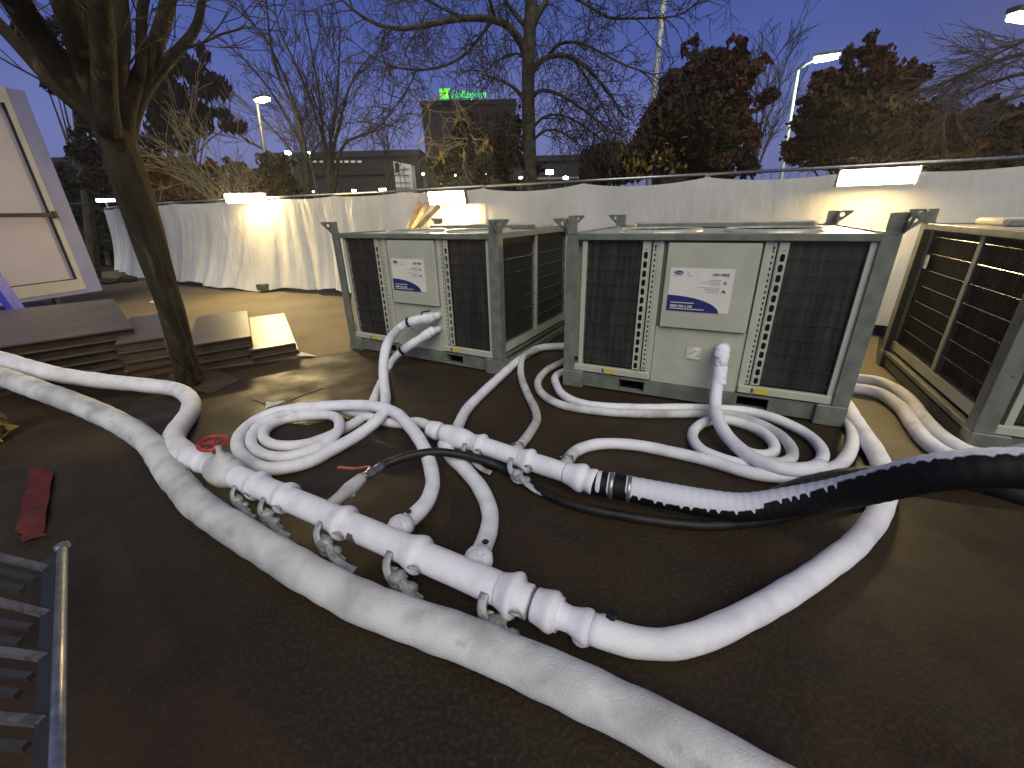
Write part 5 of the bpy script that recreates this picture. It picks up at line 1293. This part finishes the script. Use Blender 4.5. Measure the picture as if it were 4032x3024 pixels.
m = MB(); a = Y(1146, 386, 31.8); c = Y(1265, 384, 31.8); m.box(a.x, c.x, 31.5, 31.95, c.z - .06, a.z + .04); m.build('canopy', mat('grey_canopy', (.16, .155, .14), .6), t, off)
t, off, p0, p1, z = block_building('dark_tower', 'dark tower standing behind the tall brown leafed tree', 1452, 1612, 158, 38, 3, M_tower)
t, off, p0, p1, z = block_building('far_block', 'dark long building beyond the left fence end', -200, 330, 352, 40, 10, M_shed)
# small sign on post
a = Y(717, 377, 26); c = Y(728, 397, 26); t = thing('post_sign', 'small pale round sign on a post before the dark low building', 'sign', (a.x, 26, 0)); off = (a.x, 26, 0)
m = MB(); m.lathe(((a.x + c.x) / 2, 26, (a.z + c.z) / 2), (0, -1, 0), [(0, (c.x - a.x) / 2), (.05, (c.x - a.x) / 2)], 18); m.build('sign_plate', M_bill, t, off)
m = MB(); m.beam((a.x + .02, 25.93, c.z + .1), (c.x - .02, 25.93, a.z - .1), .09, .02, up=(0, 1, 0)); m.build('sign_mark', M_dark, t, off)
m = MB(); m.tube([((a.x + c.x) / 2, 26.1, 0), ((a.x + c.x) / 2, 26.1, a.z)], .05, 8); m.build('post', M_pole, t, off)
# hedge, kerb and wire left of the fence end
b = Y(215, 520, 17); b.z = 0
crown('dark_hedge', 'dark green hedge beyond the left fence end', 'hedge', b, [((b.x + dx, 17 + dy, zz_), (1.2, .7, .8)) for dx in (-4, -3, -2, -1, 0, 1, 2) for dy, zz_ in ((0, .8), (.3, 1.7), (0.2, 2.4))], 7000, .16, M_hedge, .1) if False else None
cls = [(Vector((b.x + dx, 17.6 + dy, zz_)), (1.1, .6, .8)) for dx in (-3, -2, -1, 0, 1, 2) for dy, zz_ in ((0, .7), (.3, 1.6), (.2, 2.3))]
crown('dark_hedge', 'dark green hedge beyond the left fence end', 'hedge', b, cls, 7000, .17, M_hedge, .1)
a, c = G(185, 568), G(284, 572); m = MB(); m.beam(a + (a - c).normalized() * 3 + Vector((0, 0, .06)), c + Vector((0, 0, .06)), .15, .12); tag(m.build('kerb', M_block, loc=(a.x, a.y, 0)), 'pale kerb beyond the left fence end', 'kerb', kind='structure')
a, c = Y(150, 441, 15.2), Y(228, 434, 15.0)
t = thing('wire_barrier', 'thin horizontal wire with a cold lit lamp at the left fence end', 'barrier', (c.x, c.y, 0)); off = (c.x, c.y, 0)
m = MB(); m.tube([a + (a - c), c], .012, 6); m.tube([(c.x, c.y, 0), tuple(c)], .03, 8); m.build('wire', M_steel, t, off)
m = MB(); m.box(c.x - .22, c.x + .32, c.y - .1, c.y, c.z - .03, c.z + .06); m.build('lamp', M_cold, t, off)
# fallen branch debris near the trailer
a = G(232, 606, .08); t = MB()
for k in range(5):
    q = a + Vector((random.uniform(-.3, .5), random.uniform(-.3, .3), 0)); t.ico(q, random.uniform(.10, .2), (1.6, .8, .5), jit=.3, k=9, m=6)
tag(t.build('rubble_pile', mat('dark_rubble', (.02, .022, .015), .9), loc=(a.x, a.y, 0)), 'dark debris lump on the pale strip beside the trailer corner', 'debris')

# ------------------------------------------------------------------ street lamps
def street_lamp(label, base, top, head, mt, hl=.5, hw=.16, r=.06, pm=None, tilt=0.0):
    base, top, head = Vector(base), Vector(top), Vector(head); t = thing('street_lamp', label, 'street lamp', tuple(base), group='street lamps beyond the fence'); off = tuple(base)
    m = MB(); m.tube([base, base.lerp(top, .3), top], [r * 1.3, r, r * .7], 10); m.build('pole', pm or M_pole, t, off, smooth=True)
    m = MB(); m.tube(catmull([top, top.lerp(head, .5) + Vector((0, 0, .05)), head], .1), r * .5, 8); m.build('arm', pm or M_pole, t, off, smooth=True)
    d = (head - top); d.z = 0; d = d.normalized() if d.length > .01 else Vector((1, 0, 0)); sd = Vector((-d.y, d.x, 0)); up = Vector((0, 0, 1))
    m = MB(); c = head + d * hl * .4 + up * .04
    m.prism([(-hl / 2, -hw / 2), (hl / 2, -hw / 3), (hl / 2, hw / 3), (-hl / 2, hw / 2)], c, d, sd, .07); hd_ = m.build('lamp_head', M_pole, t, off)
    m = MB(); m.prism([(-hl * .42, -hw * .4), (hl * .42, -hw * .3), (hl * .42, hw * .3), (-hl * .42, hw * .4)], c - up * .064, d, sd, .06); m.build('lens', mt, hd_, off)
b = Y(577, 420, 16); b.z = 0; street_lamp('warm street lamp rising among the bare stems at left', b, Y(553, 214, 16), Y(560, 219, 15.9), M_street, .62, .34)
b = Y(1693, 400, 14); b.z = 0; street_lamp('pale green lit street lamp between the brown leafed trees', b, Y(1724, 152, 14), Y(1762, 130, 13.8), M_streetg, .60, .42, .05, M_polew)
b = Y(2330, 300, 7.4); b.z = 0; street_lamp('pinkish glaring street lamp in the top right corner', b, Y(2330, 22, 7.4), Y(2232, 42, 7.2), M_streetp, .5, .22)
# tall mast
b = Y(1405, 400, 20); b.z = 0; m = MB(); m.tube([b, Y(1415, 180, 20), Y(1440, -60, 20)], [.14, .12, .10], 10); tag(m.build('tall_mast', M_polew, loc=tuple(b), smooth=True), 'tall thin grey mast rising out of frame at centre right', 'mast')
# distant small lamps
def small_lamp(u, v, y, s, mt, lab):
    c = Y(u, v, y); t = thing('distant_lamp', lab, 'lamp', (c.x, c.y, 0), group='small distant lamps'); off = (c.x, c.y, 0)
    m = MB(); m.box(c.x - s, c.x + s, c.y - .05, c.y, c.z - s * .5, c.z + s * .5); m.build('lens', mt, t, off)
    m = MB(); m.tube([(c.x, c.y + .05, 0), (c.x, c.y + .05, c.z)], .04, 6); m.build('pole', M_pole, t, off)
for a in ((623, 330, 24, .14, M_spot, 'small white lamp among the bare stems at left'), (667, 330, 24, .07, M_spot, 'tiny white lamp just right of another among bare stems'),
          (827, 411, 25, .17, M_spot, 'bright white distant lamp just left of the white facade'), (631, 413, 22, .12, M_spot, 'small white lamp right of the leftmost floodlight'),
          (676, 414, 22, .06, M_spotw, 'tiny warm lamp below the bare tree stems'), (765, 412, 22, .09, M_spotw, 'small warm lamp left of the bright white one'),
          (1125, 384, 28, .10, M_spotw, 'small warm lamp left of the central trunk foot'), (1147, 387, 28, .13, M_spot, 'small white lamp right of the central trunk foot') ,
          (1187, 372, 28, .22, M_spotw, 'wide warm lamp under the dark canopy'), (1222, 384, 28, .14, M_spot, 'small white lamp at the right of the canopy'),
          (1052, 378, 28, .10, M_spotw, 'small warm lamp before the dark shrub'), (985, 377, 28, .14, M_spotw, 'dim warm lamp above the centre floodlight'),
          (914, 376, 28, .08, M_spotw, 'tiny warm lamp right of the white facade'), (517, 380, 20, .05, M_spotw, 'tiny warm lamp inside the twiggy shrub'), (340, 355, 20, .06, M_spot, 'tiny white lamp beside the leaning trunk')):
    small_lamp(*a)
# floodlight cluster reflections come from the lamps themselves

# ------------------------------------------------------------------ thin haze added for the glow round the lamps
hz = MB(); hz.box(-60, 60, -12, 70, -1.0, 24.0)
hm = bpy.data.materials.new('halo_haze'); hm.use_nodes = True
ht = hm.node_tree; ht.nodes.clear(); ho = ht.nodes.new('ShaderNodeOutputMaterial'); hv = ht.nodes.new('ShaderNodeVolumePrincipled')
hv.inputs['Density'].default_value = 0.0016; hv.inputs['Color'].default_value = (0.85, 0.87, 0.92, 1); hv.inputs['Anisotropy'].default_value = 0.7
ht.links.new(hv.outputs[0], ho.inputs['Volume'])
tag(hz.build('haze', hm), 'thin added haze standing in for the lens glow round the lamps', 'haze', kind='stuff')
